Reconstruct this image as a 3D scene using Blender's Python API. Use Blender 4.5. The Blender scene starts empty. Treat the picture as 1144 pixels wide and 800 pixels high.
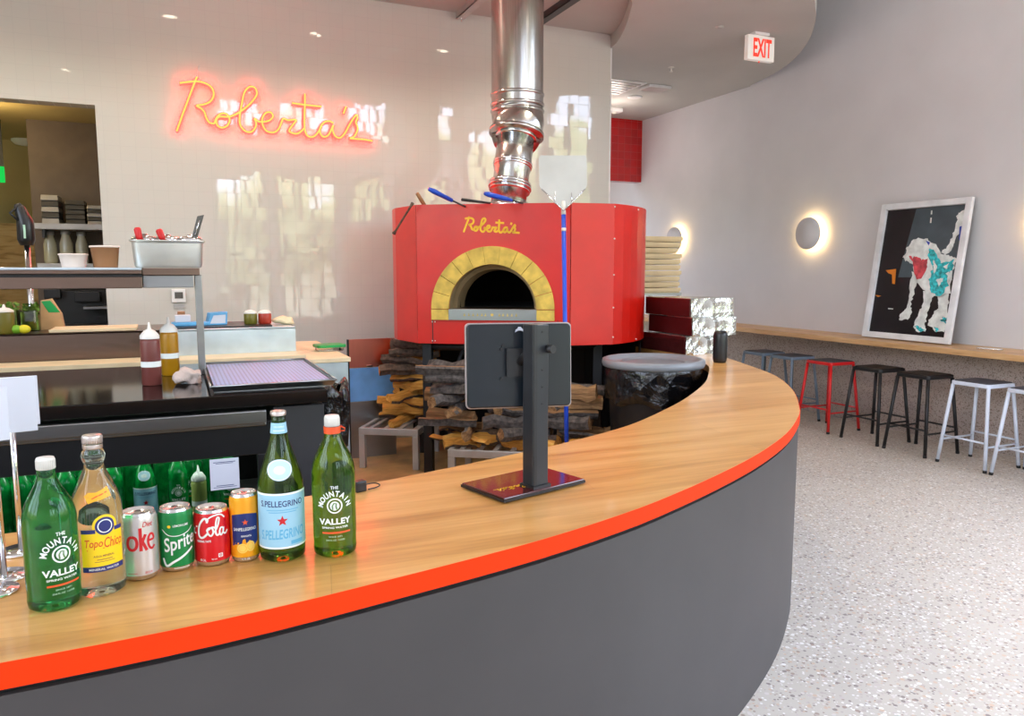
import bpy, bmesh, math, random
from math import sin, cos, pi, atan2, radians, sqrt
from mathutils import Vector, Matrix, noise
random.seed(7)
SC = bpy.context.scene
COL = SC.collection
# ------------------------------------------------------------ camera model (1144 x 800)
F = 850.0; TH = math.atan(98/850); CT, ST = cos(TH), sin(TH); H = 1.45
YW = radians(23.9); CY, SY = cos(YW), sin(YW)
def ray(px, py):
    x, y, z = px-572, F*CT-(py-400)*ST, -((py-400)*CT+F*ST)
    return Vector((x*CY+y*SY, -x*SY+y*CY, z)), y
def P(px, py, z):
    r, y = ray(px, py); return Vector((0, 0, H))+r*((z-H)/r.z)
def D(px, py, Y):
    r, y = ray(px, py); return Vector((0, 0, H))+r*(Y/y)
def PB(px, py, b):
    r, y = ray(px, py); return Vector((0, 0, H))+r*(b/r.y)
def PA(px, py, a):
    r, y = ray(px, py); return Vector((0, 0, H))+r*(a/r.x)
def zat(py, a, b):
    Y = a*SY+b*CY; r, y = ray(572, py); return H+r.z*Y/y
cam = bpy.data.cameras.new('camera'); co = bpy.data.objects.new('camera', cam); COL.objects.link(co)
cam.sensor_width = 36; cam.lens = 36*F/1144; cam.clip_start = .02
co.location = (0, 0, H); co.rotation_euler = (pi/2-TH, 0, -YW)
SC.camera = co
SC.view_settings.view_transform = 'Standard'; SC.view_settings.look = 'None'
SC.view_settings.gamma = 1; SC.view_settings.use_curve_mapping = False
SC.view_settings.exposure = -0.1
# ------------------------------------------------------------ materials
def lin(c):
    def f(v):
        v /= 255.0
        return v/12.92 if v <= .04045 else ((v+.055)/1.055)**2.4
    return (f(c[0]), f(c[1]), f(c[2]), 1)
class NT:
    def __init__(s, name):
        s.m = bpy.data.materials.new(name); s.m.use_nodes = True
        s.t = s.m.node_tree; s.b = s.t.nodes['Principled BSDF']; s.o = s.t.nodes['Material Output']
    def n(s, typ, **kw):
        x = s.t.nodes.new(typ)
        for k, v in kw.items(): setattr(x, k, v)
        return x
    def l(s, a, b): s.t.links.new(a, b)
    def coord(s, scale=(1, 1, 1), rot=(0, 0, 0), space='Object'):
        tc = s.n('ShaderNodeTexCoord'); mp = s.n('ShaderNodeMapping')
        mp.inputs['Scale'].default_value = scale; mp.inputs['Rotation'].default_value = rot
        s.l(tc.outputs[space], mp.inputs[0]); return mp.outputs[0]
    def noise(s, vec, scale=5, detail=3, rough=.5, dist=0):
        x = s.n('ShaderNodeTexNoise'); s.l(vec, x.inputs['Vector'])
        x.inputs['Scale'].default_value = scale; x.inputs['Detail'].default_value = detail
        x.inputs['Roughness'].default_value = rough; x.inputs['Distortion'].default_value = dist
        return x.outputs['Fac']
    def ramp(s, fac, stops, interp='LINEAR'):
        r = s.n('ShaderNodeValToRGB'); r.color_ramp.interpolation = interp
        e = r.color_ramp.elements
        while len(e) < len(stops): e.new(.5)
        for i, (p, c) in enumerate(stops):
            e[i].position = p; e[i].color = lin(c) if isinstance(c, tuple) else (c, c, c, 1)
        s.l(fac, r.inputs[0]); return r.outputs[0]
    def mix(s, fac, a, b, mode='MIX'):
        x = s.n('ShaderNodeMix', data_type='RGBA', blend_type=mode)
        if isinstance(fac, float): x.inputs[0].default_value = fac
        else: s.l(fac, x.inputs[0])
        for v, i in ((a, 6), (b, 7)):
            if isinstance(v, tuple): x.inputs[i].default_value = lin(v)
            else: s.l(v, x.inputs[i])
        return x.outputs[2]
    def math(s, op, a, b=0.0, clamp=False):
        x = s.n('ShaderNodeMath', operation=op, use_clamp=clamp)
        for v, i in ((a, 0), (b, 1)):
            if isinstance(v, (int, float)): x.inputs[i].default_value = v
            else: s.l(v, x.inputs[i])
        return x.outputs[0]
    def bump(s, h, strength=.3, dist=.01):
        x = s.n('ShaderNodeBump'); x.inputs['Strength'].default_value = strength
        x.inputs['Distance'].default_value = dist
        s.l(h, x.inputs['Height']); s.l(x.outputs[0], s.b.inputs['Normal'])
    def set(s, col=None, rough=.5, metal=0, spec=None, trans=0, ior=None, coat=0, emit=None, es=0, alpha=None):
        b = s.b.inputs
        if isinstance(col, tuple): b['Base Color'].default_value = lin(col)
        elif col is not None: s.l(col, b['Base Color'])
        if isinstance(rough, (int, float)): b['Roughness'].default_value = rough
        else: s.l(rough, b['Roughness'])
        b['Metallic'].default_value = metal; b['Transmission Weight'].default_value = trans
        if spec is not None: b['Specular IOR Level'].default_value = spec
        if ior: b['IOR'].default_value = ior
        b['Coat Weight'].default_value = coat; b['Coat Roughness'].default_value = .08
        if emit: b['Emission Color'].default_value = lin(emit); b['Emission Strength'].default_value = es
        if alpha is not None: b['Alpha'].default_value = alpha
        return s.m
def M(name, col, rough=.5, metal=0, var=.06, vs=6, **kw):
    """plain material with a faint procedural mottling"""
    t = NT(name); v = t.coord()
    n = t.noise(v, vs, 3)
    hi = tuple(min(255, c*(1+var)) for c in col); lo = tuple(c*(1-var) for c in col)
    return t.set(t.ramp(n, [(.3, lo), (.7, hi)]), rough, metal, **kw)
def EM(name, rgb, st):
    t = NT(name); e = t.n('ShaderNodeEmission'); e.inputs[0].default_value = (*rgb, 1); e.inputs[1].default_value = st
    t.l(e.outputs[0], t.o.inputs[0]); return t.m

def tile_mat(name, col, size, grout, rough=.12, tilt=.02, axis='XZ', colvar=.03):
    t = NT(name); tc = t.n('ShaderNodeTexCoord'); sp = t.n('ShaderNodeSeparateXYZ'); t.l(tc.outputs['Object'], sp.inputs[0])
    u = t.math('DIVIDE', sp.outputs[0 if axis[0] == 'X' else 1], size[0]); w = t.math('DIVIDE', sp.outputs[2], size[1])
    fu = t.math('FRACT', t.math('ADD', u, 100.0)); fw = t.math('FRACT', t.math('ADD', w, 100.0))
    g = grout
    def edge(f):
        d = t.math('ABSOLUTE', t.math('SUBTRACT', f, .5)); return t.math('GREATER_THAN', d, .5-g)
    gm = t.math('MAXIMUM', edge(fu), edge(fw))
    cb = t.n('ShaderNodeCombineXYZ'); t.l(t.math('FLOOR', t.math('ADD', u, 100.0)), cb.inputs[0]); t.l(t.math('FLOOR', t.math('ADD', w, 100.0)), cb.inputs[1])
    wn = t.n('ShaderNodeTexWhiteNoise'); t.l(cb.outputs[0], wn.inputs[0])
    geo = t.n('ShaderNodeNewGeometry')
    v1 = t.n('ShaderNodeVectorMath', operation='SUBTRACT'); t.l(wn.outputs['Color'], v1.inputs[0]); v1.inputs[1].default_value = (.5, .5, .5)
    nv = t.n('ShaderNodeTexNoise'); t.l(tc.outputs['Object'], nv.inputs['Vector']); nv.inputs['Scale'].default_value = 14; nv.inputs['Detail'].default_value = 1
    v1b = t.n('ShaderNodeVectorMath', operation='SUBTRACT'); t.l(nv.outputs['Color'], v1b.inputs[0]); v1b.inputs[1].default_value = (.5, .5, .5)
    v2 = t.n('ShaderNodeVectorMath', operation='SCALE'); t.l(v1.outputs[0], v2.inputs[0]); v2.inputs['Scale'].default_value = tilt
    v2b = t.n('ShaderNodeVectorMath', operation='SCALE'); t.l(v1b.outputs[0], v2b.inputs[0]); v2b.inputs['Scale'].default_value = tilt*.35
    v3 = t.n('ShaderNodeVectorMath', operation='ADD'); t.l(geo.outputs['Normal'], v3.inputs[0]); t.l(v2.outputs[0], v3.inputs[1])
    v3b = t.n('ShaderNodeVectorMath', operation='ADD'); t.l(v3.outputs[0], v3b.inputs[0]); t.l(v2b.outputs[0], v3b.inputs[1])
    v4 = t.n('ShaderNodeVectorMath', operation='NORMALIZE'); t.l(v3b.outputs[0], v4.inputs[0]); t.l(v4.outputs[0], t.b.inputs['Normal'])
    lo = tuple(c*(1-colvar) for c in col)
    c = t.mix(wn.outputs['Value'], lo, col)
    gc = tuple(min(255, c_*.90+4) for c_ in col); t.b.inputs['Specular IOR Level'].default_value = .8
    return t.set(t.mix(gm, c, gc), t.math('ADD', t.math('MULTIPLY', gm, .5), rough))

def terrazzo(name, base, chips, scale=60, rough=.35):
    t = NT(name); v = t.coord()
    def vor(sc, off):
        x = t.n('ShaderNodeTexVoronoi'); mp = t.n('ShaderNodeMapping'); mp.inputs['Location'].default_value = (off, off, off)
        t.l(v, mp.inputs[0]); t.l(mp.outputs[0], x.inputs['Vector']); x.inputs['Scale'].default_value = sc; x.inputs['Randomness'].default_value = 1
        return x
    a = vor(scale, 0); b = vor(scale*1.9, 3)
    def chip(x, thr, c0):
        sepc = t.n('ShaderNodeSeparateColor'); t.l(x.outputs['Color'], sepc.inputs[0])
        m = t.math('LESS_THAN', x.outputs['Distance'], thr)
        m = t.math('MULTIPLY', m, t.math('GREATER_THAN', sepc.outputs[1], .35))
        st = [(i/len(chips), c) for i, c in enumerate(chips)]
        return t.mix(m, c0, t.ramp(sepc.outputs[0], st, 'CONSTANT'))
    n = t.noise(v, 3, 3); bc = t.mix(n, tuple(c*.94 for c in base), base)
    c = chip(b, .42, bc); c = chip(a, .36, c)
    return t.set(c, rough)

def wood(name, cols, grain=(1.2, 26, 26), rough=.35, rot=0, plank=None, coat=0):
    t = NT(name); v = t.coord(grain, (0, 0, rot)); n = t.noise(v, 1.0, 5, .6, .6)
    v2 = t.coord((grain[0]*3, grain[1]*6, grain[2]*6), (0, 0, rot)); n2 = t.noise(v2, 1.2, 3)
    f = t.math('ADD', t.math('MULTIPLY', n, .75), t.math('MULTIPLY', n2, .25))
    c = t.ramp(f, [(.34, cols[0]), (.48, cols[1]), (.62, cols[2])])
    if plank:
        br = t.n('ShaderNodeTexBrick'); vv = t.coord((1, 1, 1), (0, 0, rot)); t.l(vv, br.inputs['Vector'])
        br.inputs['Color1'].default_value = (1, 1, 1, 1); br.inputs['Color2'].default_value = (.86, .84, .80, 1); br.inputs['Mortar'].default_value = (.7, .66, .6, 1)
        br.inputs['Scale'].default_value = 1; br.inputs['Mortar Size'].default_value = .0008; br.inputs['Brick Width'].default_value = plank[0]; br.inputs['Row Height'].default_value = plank[1]
        c = t.mix(.75, c, br.outputs['Color'], 'MULTIPLY')
    t.bump(f, .05, .002)
    return t.set(c, rough, coat=coat)
def crumple(name, col, rough, metal, scale=9, strength=.9, dist=.02, **kw):
    t = NT(name); v = t.coord()
    x = t.n('ShaderNodeTexVoronoi'); x.feature = 'F1'; t.l(v, x.inputs['Vector']); x.inputs['Scale'].default_value = scale
    n = t.noise(v, scale*.7, 4, .6, 1.2)
    t.bump(t.math('ADD', x.outputs['Distance'], n), strength, dist)
    return t.set(t.mix(n, tuple(c*.85 for c in col), col), rough, metal, **kw)
def brushed(name, col, rough=.3, stretch=(1, 1, 60), var=.12):
    t = NT(name); v = t.coord(stretch); n = t.noise(v, 4, 3)
    c = t.ramp(n, [(.3, tuple(x*(1-var) for x in col)), (.7, col)])
    return t.set(c, rough, 1)
def glass(name, col, rough=.02, trans=.8, ior=1.4):
    t = NT(name); n = t.noise(t.coord(), 8, 2)
    t.bump(n, .04, .003)
    return t.set(t.mix(n, tuple(c*.92 for c in col), col), rough, trans=trans, ior=ior)
def pane(name, tint=(225, 235, 232), refl=.12):
    t = NT(name); tr = t.n('ShaderNodeBsdfTransparent'); tr.inputs[0].default_value = lin(tint)
    gl = t.n('ShaderNodeBsdfGlossy'); gl.inputs['Roughness'].default_value = .03
    mx = t.n('ShaderNodeMixShader'); fr = t.n('ShaderNodeFresnel'); fr.inputs[0].default_value = 1.45
    t.l(t.math('ADD', fr.outputs[0], refl-.04), mx.inputs[0]); t.l(tr.outputs[0], mx.inputs[1]); t.l(gl.outputs[0], mx.inputs[2]); t.l(mx.outputs[0], t.o.inputs[0])
    return t.m

m = {}
m['tile'] = tile_mat('glossy white wall tile', (209, 207, 200), (.102, .102), .014, rough=.03, tilt=.011, colvar=.006)
m['redtile'] = tile_mat('red wall tile', (196, 12, 18), (.102, .102), .03, colvar=.1)
m['floor'] = terrazzo('terrazzo floor', (214, 206, 194), [(246, 242, 238), (196, 184, 176), (172, 152, 138), (222, 214, 208), (150, 138, 132), (212, 188, 164), (240, 236, 232), (206, 194, 188)], 44, .4)
m['kfloor'] = M('warm-lit kitchen floor', (184, 146, 96), .4, var=.1)  # warm light on the pale floor put into this tan
m['lowwall'] = terrazzo('aggregate lower wall', (190, 174, 164), [(188, 178, 170), (136, 122, 112), (112, 100, 94), (170, 156, 146), (146, 130, 120)], 50, .6)
m['paint'] = M('grey white wall paint', (220, 219, 223), .75, var=.015, vs=2)
m['soffit'] = M('greige ceiling paint', (190, 188, 184), .8, var=.015, vs=2)
m['olive'] = M('tan back room paint', (190, 170, 120), .7, var=.04, vs=2)
m['brownwall'] = M('brown back room wall', (112, 98, 86), .6)
m['steel'] = brushed('brushed steel', (158, 160, 162), .30, (1, 1, 12), .03)
m['steelh'] = brushed('warm brushed steel', (128, 108, 96), .28, (2, 2, 14), .03)
m['bluerefl'] = M('painted blue reflection', (112, 168, 232), .25)  # blue reflection in the guard panel, painted as a colour
m['pansteel'] = M('satin pan steel', (214, 216, 210), .42, .7)
m['litsteel'] = M('steel with painted light', (206, 220, 228), .3, .6)  # bluish window light reflected in the steel, put into its colour
m['steelredrefl'] = brushed('steel with painted red reflection', (206, 122, 110), .3, (6, 6, 1), .03)  # red reflection of the oven put into the steel colour
m['pipe'] = brushed('galvanised flue steel', (205, 203, 200), .24, (40, 40, 1))
m['chrome'] = M('chrome', (225, 225, 228), .12, 1)
m['dark'] = M('black powder coat', (20, 20, 22), .45)
m['darkgrey'] = M('dark grey metal', (52, 52, 54), .45)
m['blackgloss'] = M('glossy black worktop', (24, 21, 20), .1, spec=.35)
m['blackpl'] = M('black plastic', (22, 22, 24), .35)
m['cupcream'] = M('cloudy cup plastic', (222, 206, 196), .3)
m['white'] = M('white plastic', (232, 232, 232), .4)
m['card'] = M('white card stock', (206, 210, 222), .6, var=.02)
m['red'] = M('red powder coated steel', (200, 18, 4), .34, var=.03, coat=.12)
m['stoolred'] = M('red stool enamel', (214, 28, 30), .3)
m['stoolgrey'] = M('blue grey stool enamel', (112, 130, 148), .35)
m['stoolwhite'] = M('pale blue white stool enamel', (216, 224, 238), .35)
m['seatpad'] = M('dark seat inlay', (66, 70, 80), .45)
m['orange'] = M('orange edge banding', (246, 54, 0), .6, spec=.15, var=.02)
m['counterface'] = M('charcoal laminate', (62, 58, 57), .5, var=.03)
m['counterwood'] = wood('oak butcher block', [(180, 126, 64), (206, 152, 84), (220, 170, 104)], (.8, 9, 9), .3, radians(10), (1.4, .19), .12)
m['ledgewood'] = wood('light oak ledge', [(176, 130, 84), (206, 162, 112), (222, 182, 134)], (14, 1.0, 14), .4)
m['brick'] = M('yellow fire brick', (206, 176, 84), .85, var=.12, vs=14)
m['brickin'] = M('pale oven lining', (150, 128, 92), .8, var=.1)
m['ovendark'] = M('dark oven interior', (26, 18, 14), .9)
m['yellow'] = M('yellow paint', (246, 190, 20), .5)
m['blue'] = M('blue handle plastic', (20, 74, 196), .35)
m['alu'] = M('brushed aluminium blade', (196, 197, 194), .4, .3, var=.03)
m['kraft'] = M('kraft pizza box', (206, 186, 146), .8, var=.04)
m['foil'] = crumple('shrink wrapped foil', (214, 216, 210), .2, .9, 9, 1.0, .03)
m['maroon'] = crumple('dark red shrink wrap', (74, 26, 28), .18, 0, 5, .5, .02, coat=.6)
m['bag'] = crumple('black bin bag', (16, 17, 20), .2, 0, 11, 1.0, .03, coat=.5)
m['bin'] = M('grey bin plastic', (130, 134, 140), .35)

m['sauce'] = M('brown sauce', (150, 104, 66), .5)
m['creamsauce'] = M('cream filling', (214, 198, 186), .5)
m['purple'] = M('maroon sauce bottle', (118, 62, 56), .35)
m['mustard'] = M('mustard oil bottle', (176, 124, 18), .3)
m['olivesauce'] = M('olive sauce', (110, 104, 34), .4)
m['redsauce'] = M('red sauce', (172, 52, 30), .4)
m['limesauce'] = M('lime sauce', (166, 176, 92), .4)
m['semi'] = M('milky plastic nozzle', (232, 228, 220), .4)
m['greenlid'] = M('green lid plastic', (24, 150, 74), .4)
m['lettuce'] = M('salad leaves', (82, 110, 36), .6, var=.5, vs=22)
m['lime'] = M('lime peel', (120, 176, 40), .5)
m['lemon'] = M('lemon peel', (222, 212, 40), .5)
m['board'] = M('cream cutting board', (226, 206, 168), .5, var=.04)
m['cloth'] = crumple('crumpled pinkish cloth', (206, 186, 176), .8, 0, 10, .6, .02)
m['paperbag'] = M('brown paper bag', (190, 152, 108), .8, var=.1)
m['cloudy'] = M('smoky plastic', (86, 84, 80), .3)
m['jar'] = M('cloudy jar', (206, 200, 172), .2, coat=.6)
m['towel'] = M('blue packaging', (92, 160, 206), .5, var=.15)
m['redplastic'] = M('red rubber grip', (200, 26, 30), .4)
m['gglass'] = glass('deep green bottle glass', (52, 168, 92), .02, .93, 1.36)
m['gglass2'] = glass('yellow green bottle glass', (104, 166, 44), .02, .93, 1.36)
m['gglass3'] = glass('olive green bottle glass', (84, 138, 50), .02, .93, 1.36)
m['clglass'] = glass('clear bottle glass', (222, 232, 212), .02, .97, 1.34)
m['fgglass'] = M('green chilled bottle', (6, 116, 48), .08, var=.3, vs=30, coat=1.0)
m['ink_w'] = M('white print', (236, 240, 236), .5)
m['ink_grey'] = M('pale green print', (170, 205, 180), .5)
m['ink_or'] = M('orange print', (226, 84, 34), .5)
m['lab_yel'] = M('yellow label', (248, 208, 20), .45, var=.02)
m['lab_or'] = M('orange sticker', (250, 176, 30), .45, var=.02)
m['ink_navy'] = M('navy print', (30, 40, 110), .45)
m['ink_red'] = M('red print', (206, 24, 34), .45)
m['lab_blue'] = M('light blue label', (156, 204, 226), .45, var=.03)
m['lab_blue2'] = M('pale blue label', (190, 220, 234), .45, var=.03)
m['ink_blue'] = M('mid blue print', (96, 176, 214), .45)
m['capwhite'] = M('white bottle cap', (222, 220, 212), .45)
m['capsilver'] = M('silver cap', (210, 200, 194), .3, .8)
m['can_al'] = M('can aluminium', (214, 212, 210), .25, .9)
m['can_silver'] = M('silver can print', (206, 200, 196), .3, .6)
m['can_green'] = M('green can print', (4, 128, 60), .28, .25)
m['can_red'] = M('red can print', (214, 14, 28), .28, .2)
m['can_orange'] = M('orange can print', (244, 164, 22), .28, .25)
m['can_navy'] = M('navy can print', (26, 46, 112), .3, .2)
m['peach'] = M('orange slice print', (250, 206, 96), .4)
m['maroonplate'] = M('maroon glass base plate', (66, 9, 9), .08, coat=.8)
m['monback'] = M('blue grey monitor shell', (16, 25, 32), .28, var=.1, vs=3)
m['monpost'] = M('charcoal stand', (34, 37, 41), .35)
m['rim'] = M('silver rim', (170, 160, 158), .35, .4)
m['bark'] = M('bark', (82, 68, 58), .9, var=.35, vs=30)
m['barkgrey'] = M('grey bark', (78, 72, 68), .9, var=.35, vs=34)  # grey bark, darkened further for the shade under the oven
m['split'] = wood('split firewood', [(84, 58, 36), (128, 94, 60), (168, 130, 86)], (2, 30, 30), .85)  # same wood darkened for the shade under the oven
m['splitlit'] = wood('amber-lit firewood', [(150, 96, 34), (204, 142, 58), (226, 176, 90)], (2, 30, 30), .85)  # amber light on the wood painted into its colour
m['rack'] = M('aluminium rack', (190, 188, 186), .35, .35)
m['frame_w'] = M('white picture frame', (232, 234, 238), .4)
m['art_dark'] = M('near black print', (16, 10, 16), .35, var=.4)
m['art_slate'] = M('slate print', (70, 84, 92), .35, var=.08)
m['art_white'] = M('shaggy white paint', (226, 232, 230), .6, var=.1, vs=14)
m['art_teal'] = M('teal paint', (50, 176, 184), .6, var=.3, vs=40)
m['art_pink'] = M('pink paint', (196, 74, 84), .6, var=.2, vs=20)
m['art_orange'] = M('orange paint', (222, 130, 30), .6)
m['art_bluep'] = M('blue paint', (40, 70, 170), .6)
m['exitred'] = M('exit red letters', (226, 60, 40), .5, emit=(230, 50, 30), es=.8)
m['exitwhite'] = M('exit sign housing', (236, 230, 224), .5, emit=(236, 230, 224), es=.25)
m['ledwarm'] = EM('warm led', (1.0, .66, .28), 26)
m['lamp'] = EM('downlight lens', (1.0, .86, .66), 16)
m['neon'] = EM('neon tube', (3.4, .95, .2), 1.0)
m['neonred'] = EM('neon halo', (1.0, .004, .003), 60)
m['greenled'] = EM('green exit glow', (.02, .9, .12), .8)
m['deli'] = pane('clear deli plastic', (236, 230, 224), .10)
m['pane'] = pane('fridge glass', (220, 228, 226), .04)
m['artglass'] = pane('picture glass', (235, 238, 240), .10)
LAST = [None]
# ------------------------------------------------------------ mesh builder
class MB:
    def __init__(s, T=None): s.v = []; s.f = []; s.sm = []; s.T = T; s.mi = []; s.cur = 0
    def add(s, vs, fs, smooth=False, T=None):
        o = len(s.v)
        for p in vs:
            p = Vector(p)
            if T is not None: p = T @ p
            if s.T is not None: p = s.T @ p
            s.v.append(tuple(p))
        for f in fs: s.f.append(tuple(i+o for i in f)); s.sm.append(smooth); s.mi.append(s.cur)
        return s
    def box(s, x0, y0, z0, x1, y1, z1, T=None):
        v = [(x0, y0, z0), (x1, y0, z0), (x1, y1, z0), (x0, y1, z0), (x0, y0, z1), (x1, y0, z1), (x1, y1, z1), (x0, y1, z1)]
        return s.add(v, [(0, 3, 2, 1), (4, 5, 6, 7), (0, 1, 5, 4), (1, 2, 6, 5), (2, 3, 7, 6), (3, 0, 4, 7)], False, T)
    def cbox(s, c, d, T=None):
        return s.box(c[0]-d[0]/2, c[1]-d[1]/2, c[2]-d[2]/2, c[0]+d[0]/2, c[1]+d[1]/2, c[2]+d[2]/2, T)
    def lathe(s, prof, n=32, c=(0, 0, 0), T=None, caps=True, ang=None, sy=1.0):
        vs = []; fs = []; full = ang is None
        a0, a1 = (0, 2*pi) if full else ang
        m_ = n if full else n+1
        for r, z in prof:
            for i in range(m_):
                a = a0+(a1-a0)*i/n; vs.append((c[0]+r*cos(a), c[1]+r*sin(a)*sy, c[2]+z))
        for j in range(len(prof)-1):
            for i in range(n):
                k = (i+1) % m_ if full else i+1
                fs.append((j*m_+i, j*m_+k, (j+1)*m_+k, (j+1)*m_+i))
        s.add(vs, fs, True, T)
        if caps and full:
            o = len(s.v)-len(vs)
            if prof[0][0] > 1e-5: s.f.append(tuple(o+i for i in reversed(range(m_)))); s.sm.append(False); s.mi.append(s.cur)
            if prof[-1][0] > 1e-5: s.f.append(tuple(o+(len(prof)-1)*m_+i for i in range(m_))); s.sm.append(False); s.mi.append(s.cur)
        return s
    def cyl(s, p0, p1, r, r1=None, n=16, caps=True):
        p0, p1 = Vector(p0), Vector(p1); d = p1-p0; L = d.length
        T = Matrix.Translation(p0) @ d.to_track_quat('Z', 'Y').to_matrix().to_4x4()
        return s.lathe([(r, 0), (r if r1 is None else r1, L)], n, T=T, caps=caps)
    def tube(s, pts, r, n=8, flat=None):
        pts = [Vector(p) for p in pts]; vs = []; fs = []
        up = None
        for i, p in enumerate(pts):
            d = (pts[min(i+1, len(pts)-1)]-pts[max(i-1, 0)])
            if d.length < 1e-9: d = Vector((0, 0, 1))
            d.normalize()
            if up is None:
                up = Vector((0, 0, 1)) if abs(d.z) < .9 else Vector((1, 0, 0))
            side = d.cross(up)
            if side.length < 1e-6: side = d.orthogonal()
            side.normalize(); up = side.cross(d).normalized()
            rr = r[i] if isinstance(r, (list, tuple)) else r
            for k in range(n):
                a = 2*pi*k/n; vs.append(tuple(p+side*rr*cos(a)+up*rr*sin(a)*(flat or 1)))
        for i in range(len(pts)-1):
            for k in range(n):
                fs.append((i*n+k, i*n+(k+1) % n, (i+1)*n+(k+1) % n, (i+1)*n+k))
        fs.append(tuple(reversed(range(n)))); fs.append(tuple((len(pts)-1)*n+k for k in range(n)))
        return s.add(vs, fs, True)
    def prism(s, poly, z0, z1, T=None):
        n = len(poly); vs = [(x, y, z0) for x, y in poly]+[(x, y, z1) for x, y in poly]
        fs = [tuple(reversed(range(n))), tuple(range(n, 2*n))]+[(i, (i+1) % n, n+(i+1) % n, n+i) for i in range(n)]
        return s.add(vs, fs, False, T)
    def strip(s, A, B_, z0, z1):
        """solid between two plan polylines of equal length"""
        n = len(A); vs = []
        for z in (z0, z1):
            for (x, y) in A: vs.append((x, y, z))
            for (x, y) in B_: vs.append((x, y, z))
        fs = []
        for i in range(n-1):
            fs.append((i, i+1, n+i+1, n+i)[::-1][::-1]); fs.append((2*n+i, 3*n+i, 3*n+i+1, 2*n+i+1)[::-1])
            fs.append((i, 2*n+i, 2*n+i+1, i+1)[::-1]); fs.append((n+i, n+i+1, 3*n+i+1, 3*n+i)[::-1])
        fs.append((0, n, 3*n, 2*n)); fs.append((n-1, 3*n-1, 4*n-1, 2*n-1)[::-1] if False else (n-1, 2*n-1, 4*n-1, 3*n-1))
        return s.add(vs, fs)
    def sphere(s, c, r, n=16, sc=(1, 1, 1), jit=0):
        prof = [(max(1e-6, sin(pi*i/(n//2))), -cos(pi*i/(n//2))) for i in range(n//2+1)]
        T = Matrix.Translation(Vector(c)) @ Matrix.Diagonal((r*sc[0], r*sc[1], r*sc[2], 1))
        o = len(s.v); s.lathe(prof, n, T=T, caps=False)
        if jit:
            for i in range(o, len(s.v)):
                p = Vector(s.v[i]); d = (p-Vector(c)); k = 1+jit*noise.noise(p*6/r*.2+Vector((c[0]*7, 0, 0)))
                s.v[i] = tuple(Vector(c)+d*k)
        return s
    def build(s, name, mat, parent=None, bevel=0, seg=2, sub=0, smooth=None):
        me = bpy.data.meshes.new(name); me.from_pydata(s.v, [], s.f); 
        for i, p in enumerate(me.polygons):
            p.use_smooth = s.sm[i] if smooth is None else smooth
            p.material_index = s.mi[i]
        for mt in (mat if isinstance(mat, (list, tuple)) else [mat]): me.materials.append(m[mt] if isinstance(mt, str) else mt)
        bm = bmesh.new(); bm.from_mesh(me); bmesh.ops.recalc_face_normals(bm, faces=bm.faces); bm.to_mesh(me); bm.free()
        me.update()
        o = bpy.data.objects.new(name, me); COL.objects.link(o); LAST[0] = o
        if parent is not None: o.parent = parent
        if bevel:
            b = o.modifiers.new('bevel', 'BEVEL'); b.width = bevel; b.segments = seg; b.limit_method = 'ANGLE'; b.angle_limit = radians(40)
            b.harden_normals = False
        if sub:
            b = o.modifiers.new('sub', 'SUBSURF'); b.levels = sub; b.render_levels = sub
        return o
def tag(o, label, cat, group=None, kind=None):
    o['label'] = label; o['category'] = cat
    if group: o['group'] = group
    if kind: o['kind'] = kind
    return o
def thing(name, label, cat, loc=(0, 0, 0), rz=0, group=None):
    o = bpy.data.objects.new(name, None); COL.objects.link(o); o.empty_display_size = .05
    o.location = loc; o.rotation_euler = (0, 0, rz); return tag(o, label, cat, group)
def struct(o): o['kind'] = 'structure'; return o
def kids(o): return [c for c in COL.objects if c.parent == o]
def dup(root, loc, rz=None, label=None, group=None, mats=None):
    r = root.copy(); COL.objects.link(r); r.location = loc
    if rz is not None: r.rotation_euler = (0, 0, rz)
    if label: r['label'] = label
    if group: r['group'] = group
    def rec(a, b):
        for ch in kids(a):
            c = ch.copy()
            if mats and ch.type == 'MESH' and ch.data.materials[0].name in mats:
                c.data = ch.data.copy(); c.data.materials[0] = m[mats[ch.data.materials[0].name]]
            COL.objects.link(c); c.parent = b; rec(ch, c)
    rec(root, r); return r
def face(a, b): return atan2(-a, b)           # turn local -Y towards the camera's side of the room
# ------------------------------------------------------------ lettering
_tc = {}
def text2d(s, shear=0, bold=0, spacing=1.0):
    k = (s, shear, bold, spacing)
    if k in _tc: return _tc[k]
    cu = bpy.data.curves.new('t', 'FONT'); cu.body = s; cu.size = 1; cu.shear = shear; cu.offset = bold
    cu.space_character = spacing; cu.resolution_u = 3
    o = bpy.data.objects.new('t', cu); COL.objects.link(o); bpy.context.view_layer.update()
    me = bpy.data.meshes.new_from_object(o.evaluated_get(bpy.context.evaluated_depsgraph_get()))
    vs = [(v.co.x, v.co.y) for v in me.vertices]; fs = [tuple(p.vertices) for p in me.polygons]
    bpy.data.objects.remove(o); bpy.data.curves.remove(cu); bpy.data.meshes.remove(me)
    x0 = min(v[0] for v in vs); x1 = max(v[0] for v in vs); y0 = min(v[1] for v in vs); y1 = max(v[1] for v in vs)
    vs = [((v[0]-(x0+x1)/2), (v[1]-(y0+y1)/2)) for v in vs]
    _tc[k] = (vs, fs, x1-x0, y1-y0); return _tc[k]
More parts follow.
